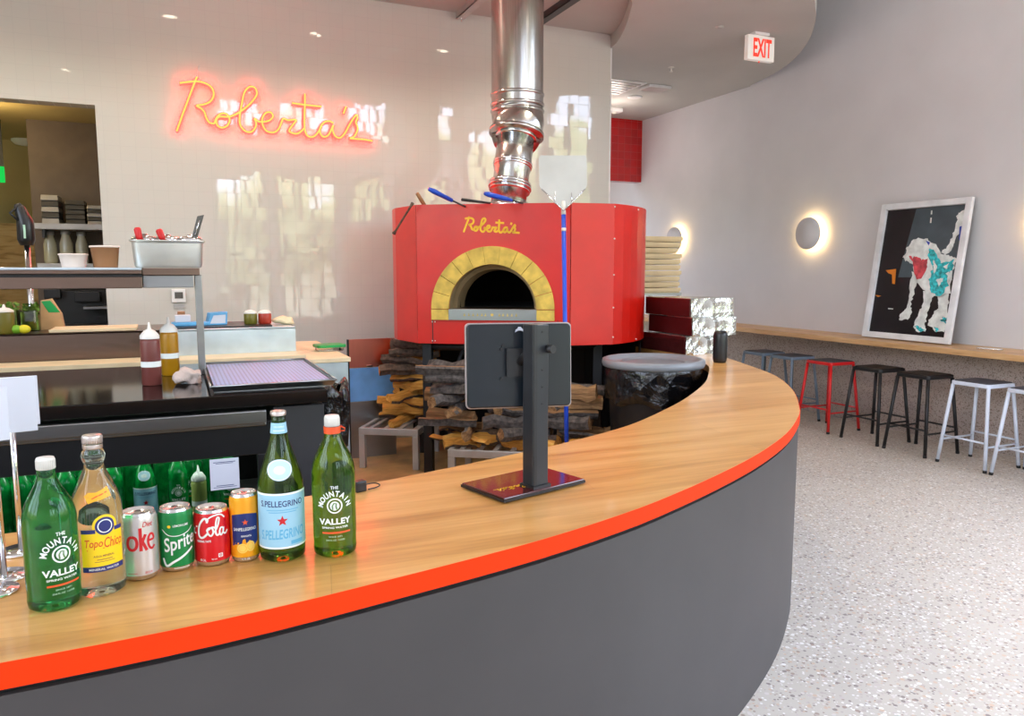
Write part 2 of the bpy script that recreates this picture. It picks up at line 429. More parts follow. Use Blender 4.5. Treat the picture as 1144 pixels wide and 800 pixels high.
class Flat:
    """collects flat 2D art, wrapped round a profile or laid on a plane by a map function"""
    def __init__(s, mp): s.mp = mp; s.mb = MB()
    def put(s, vs, fs): s.mb.add([s.mp(x, y) for x, y in vs], fs); return s
    def text(s, t, cx, cy, w=None, h=None, rot=0, shear=0, bold=.01, spacing=1.0):
        vs, fs, tw, th = text2d(t, shear, bold, spacing)
        if w is None: sx = sy = h/th
        elif h is None: sx = sy = w/tw
        else: sx, sy = w/tw, h/th
        c, s_ = cos(rot), sin(rot)
        return s.put([(cx+x*sx*c-y*sy*s_, cy+x*sx*s_+y*sy*c) for x, y in vs], fs)
    def arc(s, t, cx, cy, r, h, a0, a1, bold=.01, wscale=1.0):
        n = len(t)
        for i, ch in enumerate(t):
            if ch == ' ': continue
            a = a0+(a1-a0)*i/max(1, n-1)
            vs, fs, tw, th = text2d(ch, 0, bold)
            k = h/.73; rot = a-pi/2; c, s_ = cos(rot), sin(rot)
            s.put([(cx+r*cos(a)+x*k*wscale*c-y*k*s_, cy+r*sin(a)+x*k*wscale*s_+y*k*c) for x, y in vs], fs)
        return s
    def rect(s, x0, y0, x1, y1, n=16, ny=1):
        vs = [(x0+(x1-x0)*i/n, y0+(y1-y0)*j/ny) for j in range(ny+1) for i in range(n+1)]
        fs = [(j*(n+1)+i, j*(n+1)+i+1, (j+1)*(n+1)+i+1, (j+1)*(n+1)+i) for j in range(ny) for i in range(n)]
        return s.put(vs, fs)
    def disc(s, cx, cy, rx, ry, n=28, rings=3, inner=0):
        vs = []; fs = []
        for j in range(rings+1):
            k = inner+(1-inner)*j/rings; k = max(k, .001)
            for i in range(n): vs.append((cx+rx*k*cos(2*pi*i/n), cy+ry*k*sin(2*pi*i/n)))
        for j in range(rings):
            for i in range(n): fs.append((j*n+i, j*n+(i+1) % n, (j+1)*n+(i+1) % n, (j+1)*n+i))
        return s.put(vs, fs)
    def poly(s, pts, c=None, rings=2):
        n = len(pts); cx = sum(p[0] for p in pts)/n if c is None else c[0]; cy = sum(p[1] for p in pts)/n if c is None else c[1]
        vs = [(cx+(x-cx)*k, cy+(y-cy)*k) for k in [.001]+[(j+1)/rings for j in range(rings)] for x, y in pts]
        fs = [(j*n+i, j*n+(i+1) % n, (j+1)*n+(i+1) % n, (j+1)*n+i) for j in range(rings) for i in range(n)]
        return s.put(vs, fs)
    def star(s, cx, cy, r, n=5, k=.42):
        return s.poly([(cx+(r if i % 2 == 0 else r*k)*cos(pi/2+pi*i/n), cy+(r if i % 2 == 0 else r*k)*sin(pi/2+pi*i/n)) for i in range(2*n)], (cx, cy), 1)
    def stroke(s, pts, w):
        pts = [Vector(p) for p in pts]; vs = []; n = len(pts)
        for i, p in enumerate(pts):
            d = (pts[min(i+1, n-1)]-pts[max(i-1, 0)]).normalized(); q = Vector((-d.y, d.x))*w/2
            vs += [tuple(p+q), tuple(p-q)]
        return s.put(vs, [(2*i, 2*i+1, 2*i+3, 2*i+2) for i in range(n-1)])
    def build(s, name, mat, parent=None): return s.mb.build(name, mat, parent, smooth=True)
def prof_r(prof, z):
    for (r0, z0), (r1, z1) in zip(prof, prof[1:]):
        if z0 <= z <= z1 and z1 > z0: return r0+(r1-r0)*(z-z0)/(z1-z0)
    return prof[0][0]
def wrap(prof, off=.0004):
    def f(x, z):
        r = prof_r(prof, z)+off; a = -pi/2+x/max(r, .02); return (r*cos(a), r*sin(a), z)
    return f
def plane(o, ux, uy, n, off=0):
    o, ux, uy, n = Vector(o), Vector(ux).normalized(), Vector(uy).normalized(), Vector(n).normalized()
    return lambda x, y: tuple(o+ux*x+uy*y+n*off)
def smooth_pts(pts, k=6):
    """Catmull-Rom"""
    P_ = [Vector(p) for p in pts]; out = []
    for i in range(len(P_)-1):
        a, b, c, d = P_[max(i-1, 0)], P_[i], P_[i+1], P_[min(i+2, len(P_)-1)]
        for j in range(k):
            t = j/k; out.append(.5*((2*b)+(c-a)*t+(2*a-5*b+4*c-d)*t*t+(3*b-a-3*c+d)*t**3))
    out.append(P_[-1]); return out
from mathutils.geometry import tessellate_polygon
ORD = ['first', 'second', 'third', 'fourth', 'fifth', 'sixth', 'seventh', 'eighth', 'ninth', 'tenth', 'eleventh', 'twelfth', 'thirteenth', 'fourteenth']
# ============================================================ THE SETTING
TW = 6.32                                        # tile wall plane (b)
RW = 5.99                                        # right wall plane (a)
# floors
struct(MB().box(-5.2, -3.6, -.1, 6.2, 10.2, 0).build('floor', 'floor'))
kf = [(-3.5, 2.05), (.2, 2.02), (1.2, 2.35), (2.2, 2.98), (2.85, 3.65), (3.1, 4.1), (3.14, 5.0), (3.6, 5.4), (3.79, TW), (-3.5, TW)]
struct(MB().prism(kf, 0, .004).build('floor_kitchen', 'kfloor'))
# tile wall with the doorway
DL, DR, DT = -2.3, -.452, 2.62
w = MB().box(-5.2, TW, 0, DL, TW+.15, 5.6).box(DR, TW, 0, 3.80, TW+.15, 3.61).box(DL, TW, DT, DR, TW+.15, 5.6).box(DR, TW, 3.61, 3.80, TW+.15, 5.6)
struct(w.build('wall_back', 'tile'))
struct(MB().box(3.80, TW-.003, 0, 3.812, TW+.15, 3.6).build('trim_1', 'white'))
struct(MB().box(3.64, TW+.15, 0, 3.80, 9.1, 3.6).build('wall_corridor', 'paint'))
wr_ = MB().box(RW, 2.3, 0, RW+.15, 10.2, 5.6).box(RW, -3.6, 0, RW+.15, 2.3, .95).box(RW, -3.6, 4.4, RW+.15, 2.3, 5.6)
pv_ = -3.6
for k_, (y0, y1) in enumerate(((-3.3, -1.6), (-1.4, .3), (.5, 2.1))):
    wr_.box(RW, pv_, .95, RW+.15, y0, 4.4); pv_ = y1
    f = MB(); f.box(RW+.03, y0, .95, RW+.1, y0+.05, 4.4).box(RW+.03, y1-.05, .95, RW+.1, y1, 4.4).box(RW+.03, y0, .95, RW+.1, y1, 1.0).box(RW+.03, y0, 4.35, RW+.1, y1, 4.4).box(RW+.03, (y0+y1)/2-.02, .95, RW+.1, (y0+y1)/2+.02, 4.4)
    struct(f.build('window_%d' % (21+k_), 'dark'))
    li = bpy.data.lights.new('window_daylight', 'AREA'); li.shape = 'RECTANGLE'; li.size = 3.45; li.size_y = y1-y0; li.cycles.is_portal = True
    lo = bpy.data.objects.new('window_daylight', li); COL.objects.link(lo); lo.location = (RW+.17, (y0+y1)/2, 2.675); lo.rotation_euler = (0, pi/2, 0)
wr_.box(RW, pv_, .95, RW+.15, 2.3, 4.4)
struct(wr_.build('wall_right', 'paint'))
struct(MB().box(RW-.03, -3.5, .0, RW+.0, 9.6, .79).build('trim_2', 'lowwall'))
struct(MB().box(3.64, 9.1, 2.66, RW, 9.25, 3.6).build('wall_corridor_header', 'redtile'))
struct(MB().box(3.64, 10.0, 0, RW, 10.15, 3.6).build('wall_corridor_end', 'paint'))
wl_ = MB().box(-5.2, 2.4, 0, -5.05, TW, 5.6).box(-5.2, -3.6, 0, -5.05, 2.4, .9).box(-5.2, -3.6, 5.2, -5.05, 2.4, 5.6)
pv_ = -3.6
for k_, (y0, y1) in enumerate(((-3.3, -1.6), (-1.3, .4), (.7, 2.2))):  # windows added on the unseen left wall to brighten the right wall
    wl_.box(-5.2, pv_, .9, -5.05, y0, 5.2); pv_ = y1
    f = MB(); f.box(-5.15, y0, .9, -5.08, y0+.05, 5.2).box(-5.15, y1-.05, .9, -5.08, y1, 5.2).box(-5.15, y0, .9, -5.08, y1, .95).box(-5.15, y0, 5.15, -5.08, y1, 5.2).box(-5.15, (y0+y1)/2-.02, .9, -5.08, (y0+y1)/2+.02, 5.2)
    struct(f.build('window_%d' % (31+k_), 'dark'))
    li = bpy.data.lights.new('window_daylight', 'AREA'); li.shape = 'RECTANGLE'; li.size = 4.3; li.size_y = y1-y0; li.cycles.is_portal = True
    lo = bpy.data.objects.new('window_daylight', li); COL.objects.link(lo); lo.location = (-5.22, (y0+y1)/2, 3.05); lo.rotation_euler = (0, -pi/2, 0)
wl_.box(-5.2, pv_, .9, -5.05, 2.4, 5.2)
struct(wl_.build('wall_left', 'paint'))
# window wall behind the viewer: tall shopfront panes and a band of clerestory lights
def win_wall():
    ws = [(.9, 1.75), (2.0, 3.1), (3.5, 4.3), (4.6, 5.7)]
    w = MB(); b0, b1 = -3.6, -3.45; prev = -5.2
    for i, (x0, x1) in enumerate(ws):
        w.box(prev, b0, 0, x0, b1, 5.6); prev = x1
        w.box(x0, b0, 0, x1, b1, .25).box(x0, b0, 3.35, x1, b1, 4.15).box(x0, b0, 5.1, x1, b1, 5.6)
        for k, (z0, z1) in enumerate(((.25, 3.35), (4.15, 5.1))):
            f = MB(); t_ = .05
            f.box(x0, b0+.03, z0, x0+t_, b1+.02, z1).box(x1-t_, b0+.03, z0, x1, b1+.02, z1).box(x0, b0+.03, z0, x1, b1+.02, z0+t_).box(x0, b0+.03, z1-t_, x1, b1+.02, z1)
            n = 3
            for j in range(1, n): f.box(x0+(x1-x0)*j/n-.02, b0+.03, z0, x0+(x1-x0)*j/n+.02, b1+.02, z1)
            if k == 0: f.box(x0, b0+.03, 1.7, x1, b1+.02, 1.75)
            struct(f.build('window_%d' % (i*2+k+1), 'dark'))
            li = bpy.data.lights.new('window_daylight', 'AREA'); li.shape = 'RECTANGLE'; li.size = x1-x0; li.size_y = z1-z0
            li.cycles.is_portal = True
            lo = bpy.data.objects.new('window_daylight', li); COL.objects.link(lo); lo.location = ((x0+x1)/2, b0-.02, (z0+z1)/2); lo.rotation_euler = (pi/2, 0, 0)
    w.box(prev, b0, 0, 6.2, b1, 5.6)
    struct(w.build('wall_front', 'paint'))
win_wall()
# high public ceiling, and the lower curved ceilings over the counter and kitchen
struct(MB().box(-5.2, -3.6, 5.6, 6.2, 10.2, 5.7).build('ceiling', 'paint'))
outer = [(-5.05, 3.2), (-1.5, 2.5), (1.2, 2.55), (3.2, 3.5), (4.0, 4.1), (4.554, 4.603), (4.9, 4.93), (5.28, 5.38), (5.6, 5.87), (5.82, 6.36), (5.97, 6.95)]
oc = [tuple(p) for p in smooth_pts([Vector((x, y, 0)) for x, y in outer], 5)]; oc = [(p[0], min(p[1], 6.95)) for p in oc]
inner = [(-5.05, 4.3), (-1.0, 3.9), (1.4, 3.95), (2.4, 4.4), (3.0, 4.85), (3.285, 5.165), (3.42, 5.4), (3.60, 5.76), (3.75, 6.12), (3.80, 6.32)]
ic = [tuple(p) for p in smooth_pts([Vector((x, y, 0)) for x, y in inner], 5)]
def interp(c, n):
    L = [0]
    for p, q in zip(c, c[1:]): L.append(L[-1]+math.dist(p[:2], q[:2]))
    out = []
    for i in range(n):
        d = L[-1]*i/(n-1); j = max(k for k in range(len(L)) if L[k] <= d+1e-9); j = min(j, len(c)-2)
        t_ = (d-L[j])/max(1e-9, L[j+1]-L[j]); out.append((c[j][0]+(c[j+1][0]-c[j][0])*t_, c[j][1]+(c[j+1][1]-c[j][1])*t_))
    return out
O_, I_ = interp(oc, 60), interp(ic, 60)
sf = MB().strip(O_, I_, 3.49, 5.55)
struct(sf.build('ceiling_soffit', 'soffit'))
struct(MB().prism([(3.80, 6.32), (5.97, 6.95), (RW, 6.95), (RW, 9.1), (3.80, 9.1)], 3.49, 3.60).box(3.64, 9.1, 3.6, RW, 10.1, 3.7).build('ceiling_corridor', 'soffit'))
struct(MB().prism([(p[0], p[1]) for p in I_]+[(-5.05, TW)], 3.61, 3.7).build('ceiling_kitchen', 'soffit'))
# close the gap between last soffit point and corridor ceiling

# room behind the doorway
struct(MB().box(-5.0, 9.2, 0, 3.6, 9.3, 2.9).build('wall_pantry_back', 'olive'))
struct(MB().box(-5.1, TW+.15, 0, -5.0, 9.2, 2.9).build('wall_pantry_left', 'olive'))
struct(MB().box(-5.0, TW+.15, 2.75, 3.6, 9.3, 2.85).build('ceiling_pantry', 'olive'))
ws_ = PB(37, 250, 7.9)
struct(MB().box(ws_.x, 7.9, 0, ws_.x+1.9, 8.1, 2.75).build('wall_pantry_partition', 'brownwall'))

# ---- lights of the place
def area(name, loc, rot, sx, sy, e, col=(1, 1, 1)):
    l = bpy.data.lights.new(name, 'AREA'); l.shape = 'RECTANGLE'; l.size = sx; l.size_y = sy; l.energy = e; l.color = col
    o = bpy.data.objects.new(name, l); COL.objects.link(o); o.location = loc; o.rotation_euler = rot; return o
def spot(name, loc, e, col, size=140, r=.06):
    l = bpy.data.lights.new(name, 'SPOT'); l.energy = e; l.color = col; l.spot_size = radians(size); l.spot_blend = .6; l.shadow_soft_size = r
    o = bpy.data.objects.new(name, l); COL.objects.link(o); o.location = loc; return o
def point(name, loc, e, col, r=.05):
    l = bpy.data.lights.new(name, 'POINT'); l.energy = e; l.color = col; l.shadow_soft_size = r
    o = bpy.data.objects.new(name, l); COL.objects.link(o); o.location = loc; return o
WARM = (1.0, .86, .68)
def downlight(x, y, z, label, e=60, group=None, col=WARM, size=140):
    t = thing('recessed_light', label, 'ceiling light', (x, y, z), 0, group)
    MB().lathe([(.085, -.001), (.085, -.008), (.06, -.012), (.055, 0)], 24, caps=False).build('trim_ring', 'white', t)
    MB().lathe([(.055, -.003), (.055, -.002)], 20).build('lens', 'lamp', t)
    if z < 3.5: t.location.z += .002
    spot('downlight', (x, y, z-.03), e, col, size)
    return t
# two rows of downlights in the kitchen ceiling (their glints show in the glossy tile)
for x in (-2.38, -1.15, .08, 1.31, 2.54): downlight(x, 5.25, 3.61, 'round recessed light in the raised kitchen ceiling', 40, 'recessed lights over the kitchen')
for i, (x, y) in enumerate(((-.9, 3.35), (.9, 3.3), (2.7, 3.95))): downlight(x, y, 3.49, 'round recessed light in the ceiling over the work counter', 55, 'recessed lights over the counter')
# pantry bulbs
point('pantry_lamp', (-1.3, 7.2, 2.5), 10, (1.0, .74, .34), .1)
point('pantry_lamp', (-2.6, 8.6, 2.3), 5, (.75, 1.0, .4), .1)
# warm light on the firewood is painted into the log colours
# corridor light
point('corridor_lamp', (5.0, 8.2, 3.2), 8, (1, .85, .75), .1)

# world: sky above, trees and paving below
w_ = bpy.data.worlds.new('daylight'); SC.world = w_; w_.use_nodes = True
wt = w_.node_tree; bg = wt.nodes['Background']
tc = wt.nodes.new('ShaderNodeTexCoord'); spx = wt.nodes.new('ShaderNodeSeparateXYZ'); wt.links.new(tc.outputs['Generated'], spx.inputs[0])
nz = wt.nodes.new('ShaderNodeTexNoise'); nz.inputs['Scale'].default_value = 22; nz.inputs['Detail'].default_value = 5; wt.links.new(tc.outputs['Generated'], nz.inputs['Vector'])
ad = wt.nodes.new('ShaderNodeMath'); ad.operation = 'MULTIPLY_ADD'; wt.links.new(nz.outputs['Fac'], ad.inputs[0]); ad.inputs[1].default_value = .36; wt.links.new(spx.outputs[2], ad.inputs[2])
rp = wt.nodes.new('ShaderNodeValToRGB'); e = rp.color_ramp.elements
while len(e) < 5: e.new(.5)
for i, (p, c) in enumerate([(0, (.55, .52, .48, 1)), (.13, (.42, .42, .34, 1)), (.20, (.10, .13, .05, 1)), (.30, (.50, .56, .32, 1)), (.36, (.80, .92, 1.16, 1))]): e[i].position = p; e[i].color = c
wt.links.new(ad.outputs[0], rp.inputs[0]); wt.links.new(rp.outputs[0], bg.inputs[0]); bg.inputs[1].default_value = 10.0

# ============================================================ THE COUNTER
Z = .86
outc = [(-2, 1.31), (-1, 1.305), (-.267, 1.31), (.07, 1.33), (.357, 1.378), (.7, 1.45), (.992, 1.54), (1.188, 1.62), (1.437, 1.737), (1.722, 1.89), (2.028, 2.09), (2.294, 2.308), (2.459, 2.469), (2.792, 2.855), (3.092, 3.306), (3.30, 3.8), (3.41, 4.1), (3.5, 4.5), (3.53, 5.0)]
innc = [(-2, 2.0), (-.387, 1.98), (.194, 1.98), (.441, 2.04), (.727, 2.118), (1.051, 2.22), (1.185, 2.266), (1.555, 2.431), (1.913, 2.675), (2.191, 2.897), (2.533, 3.214), (2.787, 3.503), (3.02, 3.8), (3.15, 4.1), (3.24, 4.5), (3.27, 5.0)]
def sm2(c, n): return interp([tuple(p) for p in smooth_pts([Vector((x, y, 0)) for x, y in c], 6)], n)
OC, IC = sm2(outc, 90), sm2(innc, 90)
def inset(O, I, d):
    return [(o[0]+(i[0]-o[0])*d/math.dist(o, i), o[1]+(i[1]-o[1])*d/math.dist(o, i)) for o, i in zip(O, I)]
ct = thing('service_counter', 'long curved service counter with oak top, orange edge and charcoal front', 'counter', (0, 0, 0))
MB().strip(inset(OC, IC, .0015), inset(IC, OC, .0), Z-.043, Z).build('countertop', 'counterwood', ct)
MB().strip(OC, inset(OC, IC, .0014), Z-.043, Z-.0005).build('edge_band', 'orange', ct, smooth=True)
MB().strip(inset(OC, IC, .016), inset(IC, OC, .04), Z-.055, Z-.0432).build('shadow_gap', 'dark', ct)
MB().strip(inset(OC, IC, .005), inset(OC, IC, .03), 0.0, Z-.0552).build('front_panel', 'counterface', ct, smooth=True)
MB().strip(inset(IC, OC, .05), inset(IC, OC, .07), 0.0, Z-.0552).build('back_panel', 'dark', ct)
for o in kids(ct):
    if o.name.startswith(('edge_band', 'front_panel')):
        o.data.shade_smooth(); md = o.modifiers.new('e', 'EDGE_SPLIT'); md.split_angle = radians(40)

# ============================================================ OVEN
UX = Vector((.84, -.543, 0)).normalized(); UY = Vector((-UX.y, UX.x, 0))   # along the front, away from the viewer
mid = Vector((1.965, 4.757, 0))
ov = thing('pizza_oven', 'large red steel pizza oven with arched yellow brick mouth on black legs', 'oven', mid, atan2(UX.y, UX.x))
inv = (Matrix.Translation(mid) @ Matrix.Rotation(atan2(UX.y, UX.x), 4, 'Z')).inverted()
def L(x, y, z=0): q = inv @ Vector((x, y, z)); return (q.x, q.y)
hw = .522; z0, z1 = .95, 1.89
# plan of the casing without the front facet, in oven coordinates
cen = L(2.42, 5.33); R = .95
C_, B_ = (hw, 0), (-hw, 0)
pl = [C_, (hw+.02, .0)]
Dp = L(2.70, 4.45)
a0 = atan2(Dp[1]-cen[1], Dp[0]-cen[0]); a1 = atan2(L(1.455, 5.38)[1]-cen[1], L(1.455, 5.38)[0]-cen[0])
if a1 < a0: a1 += 2*pi
arc_ = [(cen[0]+R*cos(a0+(a1-a0)*i/40), cen[1]+R*sin(a0+(a1-a0)*i/40)) for i in range(41)]
side = [(hw+.004, .002)]+arc_+[(-hw-.004, .002)]
mb = MB(); n = len(side)
for i in range(n-1):
    (xa, ya), (xb, yb) = side[i], side[i+1]
    mb.add([(xa, ya, z0), (xb, yb, z0), (xb, yb, z1), (xa, ya, z1)], [(0, 1, 2, 3)], 0 < i < n-2)
full = side
mb.add([(x, y, z1-.002) for x, y in full], [tuple(range(n))]); mb.add([(x, y, z0+.002) for x, y in full], [tuple(range(n))])
mb.build('casing', 'red', ov)
# front facet with the arched opening
zc = 1.19; r_in = .30
fr = MB(); N = 24
xs = [-r_in*cos(pi*i/N) for i in range(N+1)]
for i in range(N):
    xa, xb = xs[i], xs[i+1]; ya, yb = zc+sqrt(max(0, r_in**2-xa*xa)), zc+sqrt(max(0, r_in**2-xb*xb))
    fr.add([(xa, 0, ya), (xb, 0, yb), (xb, 0, z1), (xa, 0, z1)], [(0, 1, 2, 3)])
fr.add([(-hw, 0, z0), (-r_in, 0, z0), (-r_in, 0, z1), (-hw, 0, z1)], [(0, 1, 2, 3)]).add([(r_in, 0, z0), (hw, 0, z0), (hw, 0, z1), (r_in, 0, z1)], [(0, 1, 2, 3)])
fr.add([(-r_in, 0, z0), (r_in, 0, z0), (r_in, 0, zc-.07), (-r_in, 0, zc-.07)], [(0, 1, 2, 3)])
o = fr.build('front_panel', 'red', ov)
md = o.modifiers.new('s', 'SOLIDIFY'); md.thickness = .006; md.offset = 1
MB().box(-.42, -.007, z0+.004, -.414, -.002, zc-.072).box(.44, -.007, z0+.004, .444, -.002, zc-.072).build('panel_seam', 'dark', ov)
# brick arch: voussoirs and two springers
ar = MB(); nb = 11
for i in range(nb):
    g = .004; aa = pi*i/nb+g; ab = pi*(i+1)/nb-g*(i < nb-1); k = 5
    if i in (4, 5, 6): ab = pi*(i+1)/nb+.0
    for j in range(k):
        q0 = aa+(ab-aa)*j/k; q1 = aa+(ab-aa)*(j+1)/k
        vs = []
        for q in (q0, q1):
            for r_ in (.30, .42):
                for y in (-.028, .02): vs.append((r_*cos(q), y, zc+r_*sin(q)))
        fs = [(0, 2, 6, 4), (1, 5, 7, 3), (0, 4, 5, 1), (2, 3, 7, 6)]
        if j == 0: fs.append((0, 1, 3, 2))
        if j == k-1: fs.append((4, 6, 7, 5))
        ar.add(vs, fs)
ar.box(-.42, -.028, zc-.075, -.302, .02, zc-.004).box(.302, -.028, zc-.075, .42, .02, zc-.004)
ar.build('brick_arch', 'brick', ov)
pl_ = MB().box(-.30, -.024, zc-.075, .30, .02, zc-.003).build('sill_plate', 'steel', ov)
em = Flat(plane((0, -.0246, zc-.038), (1, 0, 0), (0, 0, 1), (0, -1, 0))).star(0, 0, .014, 8, .5)
for x in (-.19, -.16, -.13, -.10, -.07, -.045, .05, .075, .105, .135, .165): em.rect(x-.007, -.009, x+.007, -.004, 1).rect(x-.002, -.009, x+.003, .008, 1)
em.build('emblem', 'brick', pl_)
# lined tunnel, shelf and dark chamber
tn = MB(); ns = 20
for (ra, ya, rb, yb) in ((.30, .0, .30, .10), (.30, .10, .272, .101), (.272, .101, .262, .30)):
    vs = [(r_*cos(pi*i/ns), y, zc-.002+r_*sin(pi*i/ns)) for (r_, y) in ((ra, ya), (rb, yb)) for i in range(ns+1)]
    tn.add(vs, [(i, i+1, ns+2+i, ns+1+i) for i in range(ns)], True)
tn.build('mouth_lining', 'brickin', ov)
MB().box(-.32, .0, zc-.03, .32, .3, zc+.0).build('hearth_shelf', 'steelh', ov)
ch = MB(); ch.lathe([(.6, 0), (.62, .15), (.5, .33), (.3, .42), (.001, .45)], 28, c=(0, .72, zc), caps=False); ch.box(-.6, .3, zc-.02, .6, 1.3, zc)
# dome with the mouth cut away on the viewer's side
keep = [(f, s_) for f, s_ in zip(ch.f, ch.sm) if not (all(ch.v[i][1] < .30 for i in f) and all(abs(ch.v[i][0]) < .30 for i in f))]
ch.f = [k[0] for k in keep]; ch.sm = [k[1] for k in keep]; ch.mi = [0]*len(ch.f)
ch.build('chamber', 'ovendark', ov)
rv = MB()
for (x, z) in ((-.42, z0+.02), (-.40, z0+.02), (-.42, zc-.09), (-.40, zc-.09), (.40, zc-.09), (.43, zc-.09)): rv.cbox((x, -.008, z), (.007, .004, .007))
for k in (6, 16, 26):
    x, y = arc_[k//4]
for i_, zz in ((0, (1.0, 1.2, 1.42, 1.66, 1.87)), (8, (.97,)), (3, (.965, 1.87))):
    x, y = arc_[i_]; nx, ny = (x-cen[0])/R, (y-cen[1])/R
    for z in zz: rv.sphere((x+nx*.002, y+ny*.002, z), .006, 8)
rv.build('rivets', 'capwhite', ov)
# black stand: posts, ring beams and braces
st_pts = [L(1.62, 5.12), L(2.30, 4.68), L(2.80, 4.78), L(1.75, 5.75), L(2.9, 5.6)]
for (x, y) in st_pts: MB().box(x-.032, y-.032, 0.005, x+.032, y+.032, z0).build('leg', 'dark', ov, .003)
bm_ = MB()
for i, j in ((0, 1), (1, 2), (0, 3), (3, 4), (2, 4)):
    (xa, ya), (xb, yb) = st_pts[i], st_pts[j]
    bm_.tube([(xa, ya, z0-.03), (xb, yb, z0-.03)], .03, 4)
bm_.build('top_beam', 'dark', ov)
br_ = MB()
for (i, j, za, zb) in ((0, 1, .42, .9),):
    (xa, ya), (xb, yb) = st_pts[i], st_pts[j]; mx, my = (xa+xb)/2-.1, (ya+yb)/2
    br_.tube([(xa, ya, .30), (mx-.05, my, .90)], .014, 6).tube([(xa, ya, .62), ((xa*2+mx)/3, (ya*2+my)/3, .38)], .014, 6)
br_.build('brace', 'dark', ov)
bk = [(cen[0]+.93*cos(a0+(a1-a0)*i/30), cen[1]+.93*sin(a0+(a1-a0)*i/30)) for i in range(31)]
bk = bk[5:26]
mb = MB()
for (xa, ya), (xb, yb) in zip(bk, bk[1:]): mb.add([(xa, ya, .02), (xb, yb, .02), (xb, yb, z0), (xa, ya, z0)], [(0, 1, 2, 3)])
o = mb.build('added_dark_sheet', 'dark', ov); md = o.modifiers.new('s', 'SOLIDIFY'); md.thickness = .004  # dark sheet added to keep light out from under the oven
# painted name on the oven front: strokes traced from the sign on the tile wall
ST_ = [[(183,118),(170,150),(140,230),(110,310),(80,395)],
 [(95,150),(140,144),(190,142),(235,155),(263,180),(268,215),(250,245),(215,260),(182,265),(205,280),(222,300),(232,330),(248,352),(272,358)],
 [(272,358),(282,330),(300,310),(325,305),(345,320),(350,345),(335,370),(310,378),(288,366),(282,340),(298,322),(345,322),(385,308),(420,285),(455,255),(480,225),(490,200),(478,173),(450,170),(425,200),(412,260),(402,320),(405,365),(430,395),(460,400),(480,380),(486,355),(478,332),(498,346),(525,348),(555,340),(572,320),(560,300),(535,303),(518,330),(520,365),(540,395),(575,402),(600,385),(616,350),(625,332),(650,340),(690,338),(668,370),(655,395),(680,408),(705,405),(735,378)],
 [(735,205),(735,260),(733,330),(735,390),(750,420),(775,425),(800,405),(820,370)],
 [(670,252),(740,262),(820,270)],
 [(882,355),(860,345),(835,350),(815,375),(813,405),(832,425),(858,412),(880,365),(877,390),(890,420),(915,430),(940,405),(962,365),(985,328),(1000,312),(1003,330),(996,350),(1005,378),(1000,402),(985,425),(965,432),(1000,436),(1040,439),(1080,446)],
 [(946,270),(932,306)]]
WALLS = [[PB(180+x/4.576, 60+y/4.576, TW-.05) for x, y in s_] for s_ in ST_]
def script(w):      # strokes rectified on the wall, scaled to width w, baseline levelled
    x0 = min(p.x for s_ in WALLS for p in s_); x1 = max(p.x for s_ in WALLS for p in s_)
    A_, B2 = WALLS[0][-1], WALLS[5][-1]; sl = (B2.z-A_.z+.03)/(B2.x-A_.x)
    k = w/(x1-x0); xm = (x0+x1)/2; zm = A_.z+.12
    return [[((p.x-xm)*k, (p.z-zm-sl*(p.x-A_.x))*k) for p in s_] for s_ in WALLS]
def script_flat(fl, w, th):
    for s_ in script(w):
        fl.stroke([(q.x, q.y) for q in smooth_pts([Vector((x, y, 0)) for x, y in s_], 5)], th)
    return fl
nm = script_flat(Flat(plane((-.005, -.0075, 1.735), (1, 0, 0), (0, 0, 1), (0, -1, 0), .0006)), .38, .013).build('painted_name', 'yellow', ov)

# neon sign
ns_ = thing('neon_sign', 'glowing red script neon sign on the glossy tile wall', 'neon sign', PB(300, 130, TW))
li_ = ns_.location.copy()
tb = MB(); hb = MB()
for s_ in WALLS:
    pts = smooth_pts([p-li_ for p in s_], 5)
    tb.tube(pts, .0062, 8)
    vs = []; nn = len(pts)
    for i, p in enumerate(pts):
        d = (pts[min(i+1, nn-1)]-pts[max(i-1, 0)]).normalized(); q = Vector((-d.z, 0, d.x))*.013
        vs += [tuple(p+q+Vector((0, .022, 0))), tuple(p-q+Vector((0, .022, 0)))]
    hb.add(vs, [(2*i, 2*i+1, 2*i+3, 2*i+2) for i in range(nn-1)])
tb.build('glass_tube', 'neon', ns_); hb.build('red_halo_strip', 'neonred', ns_)  # glowing strip added behind the tube to make the red halo
sp_ = MB()
for s_, i in ((0, 0), (0, -1), (1, 5), (2, 25), (2, 14), (3, 0), (4, -1), (5, -1), (5, 8)):
    p = WALLS[s_][i]-li_; sp_.cyl(p+Vector((0, .006, 0)), (p.x, -.001, p.z), .005, n=8)
sp_.build('standoff', 'white', ns_)
wr = MB()
p = WALLS[0][0]-li_; wr.tube([(p.x, .04-.05, p.z+.0), (p.x+.01, -.02, p.z+.05), (p.x+.02, -.012, p.z+.09)], .003, 6); wr.build('lead_wire', 'white', ns_)

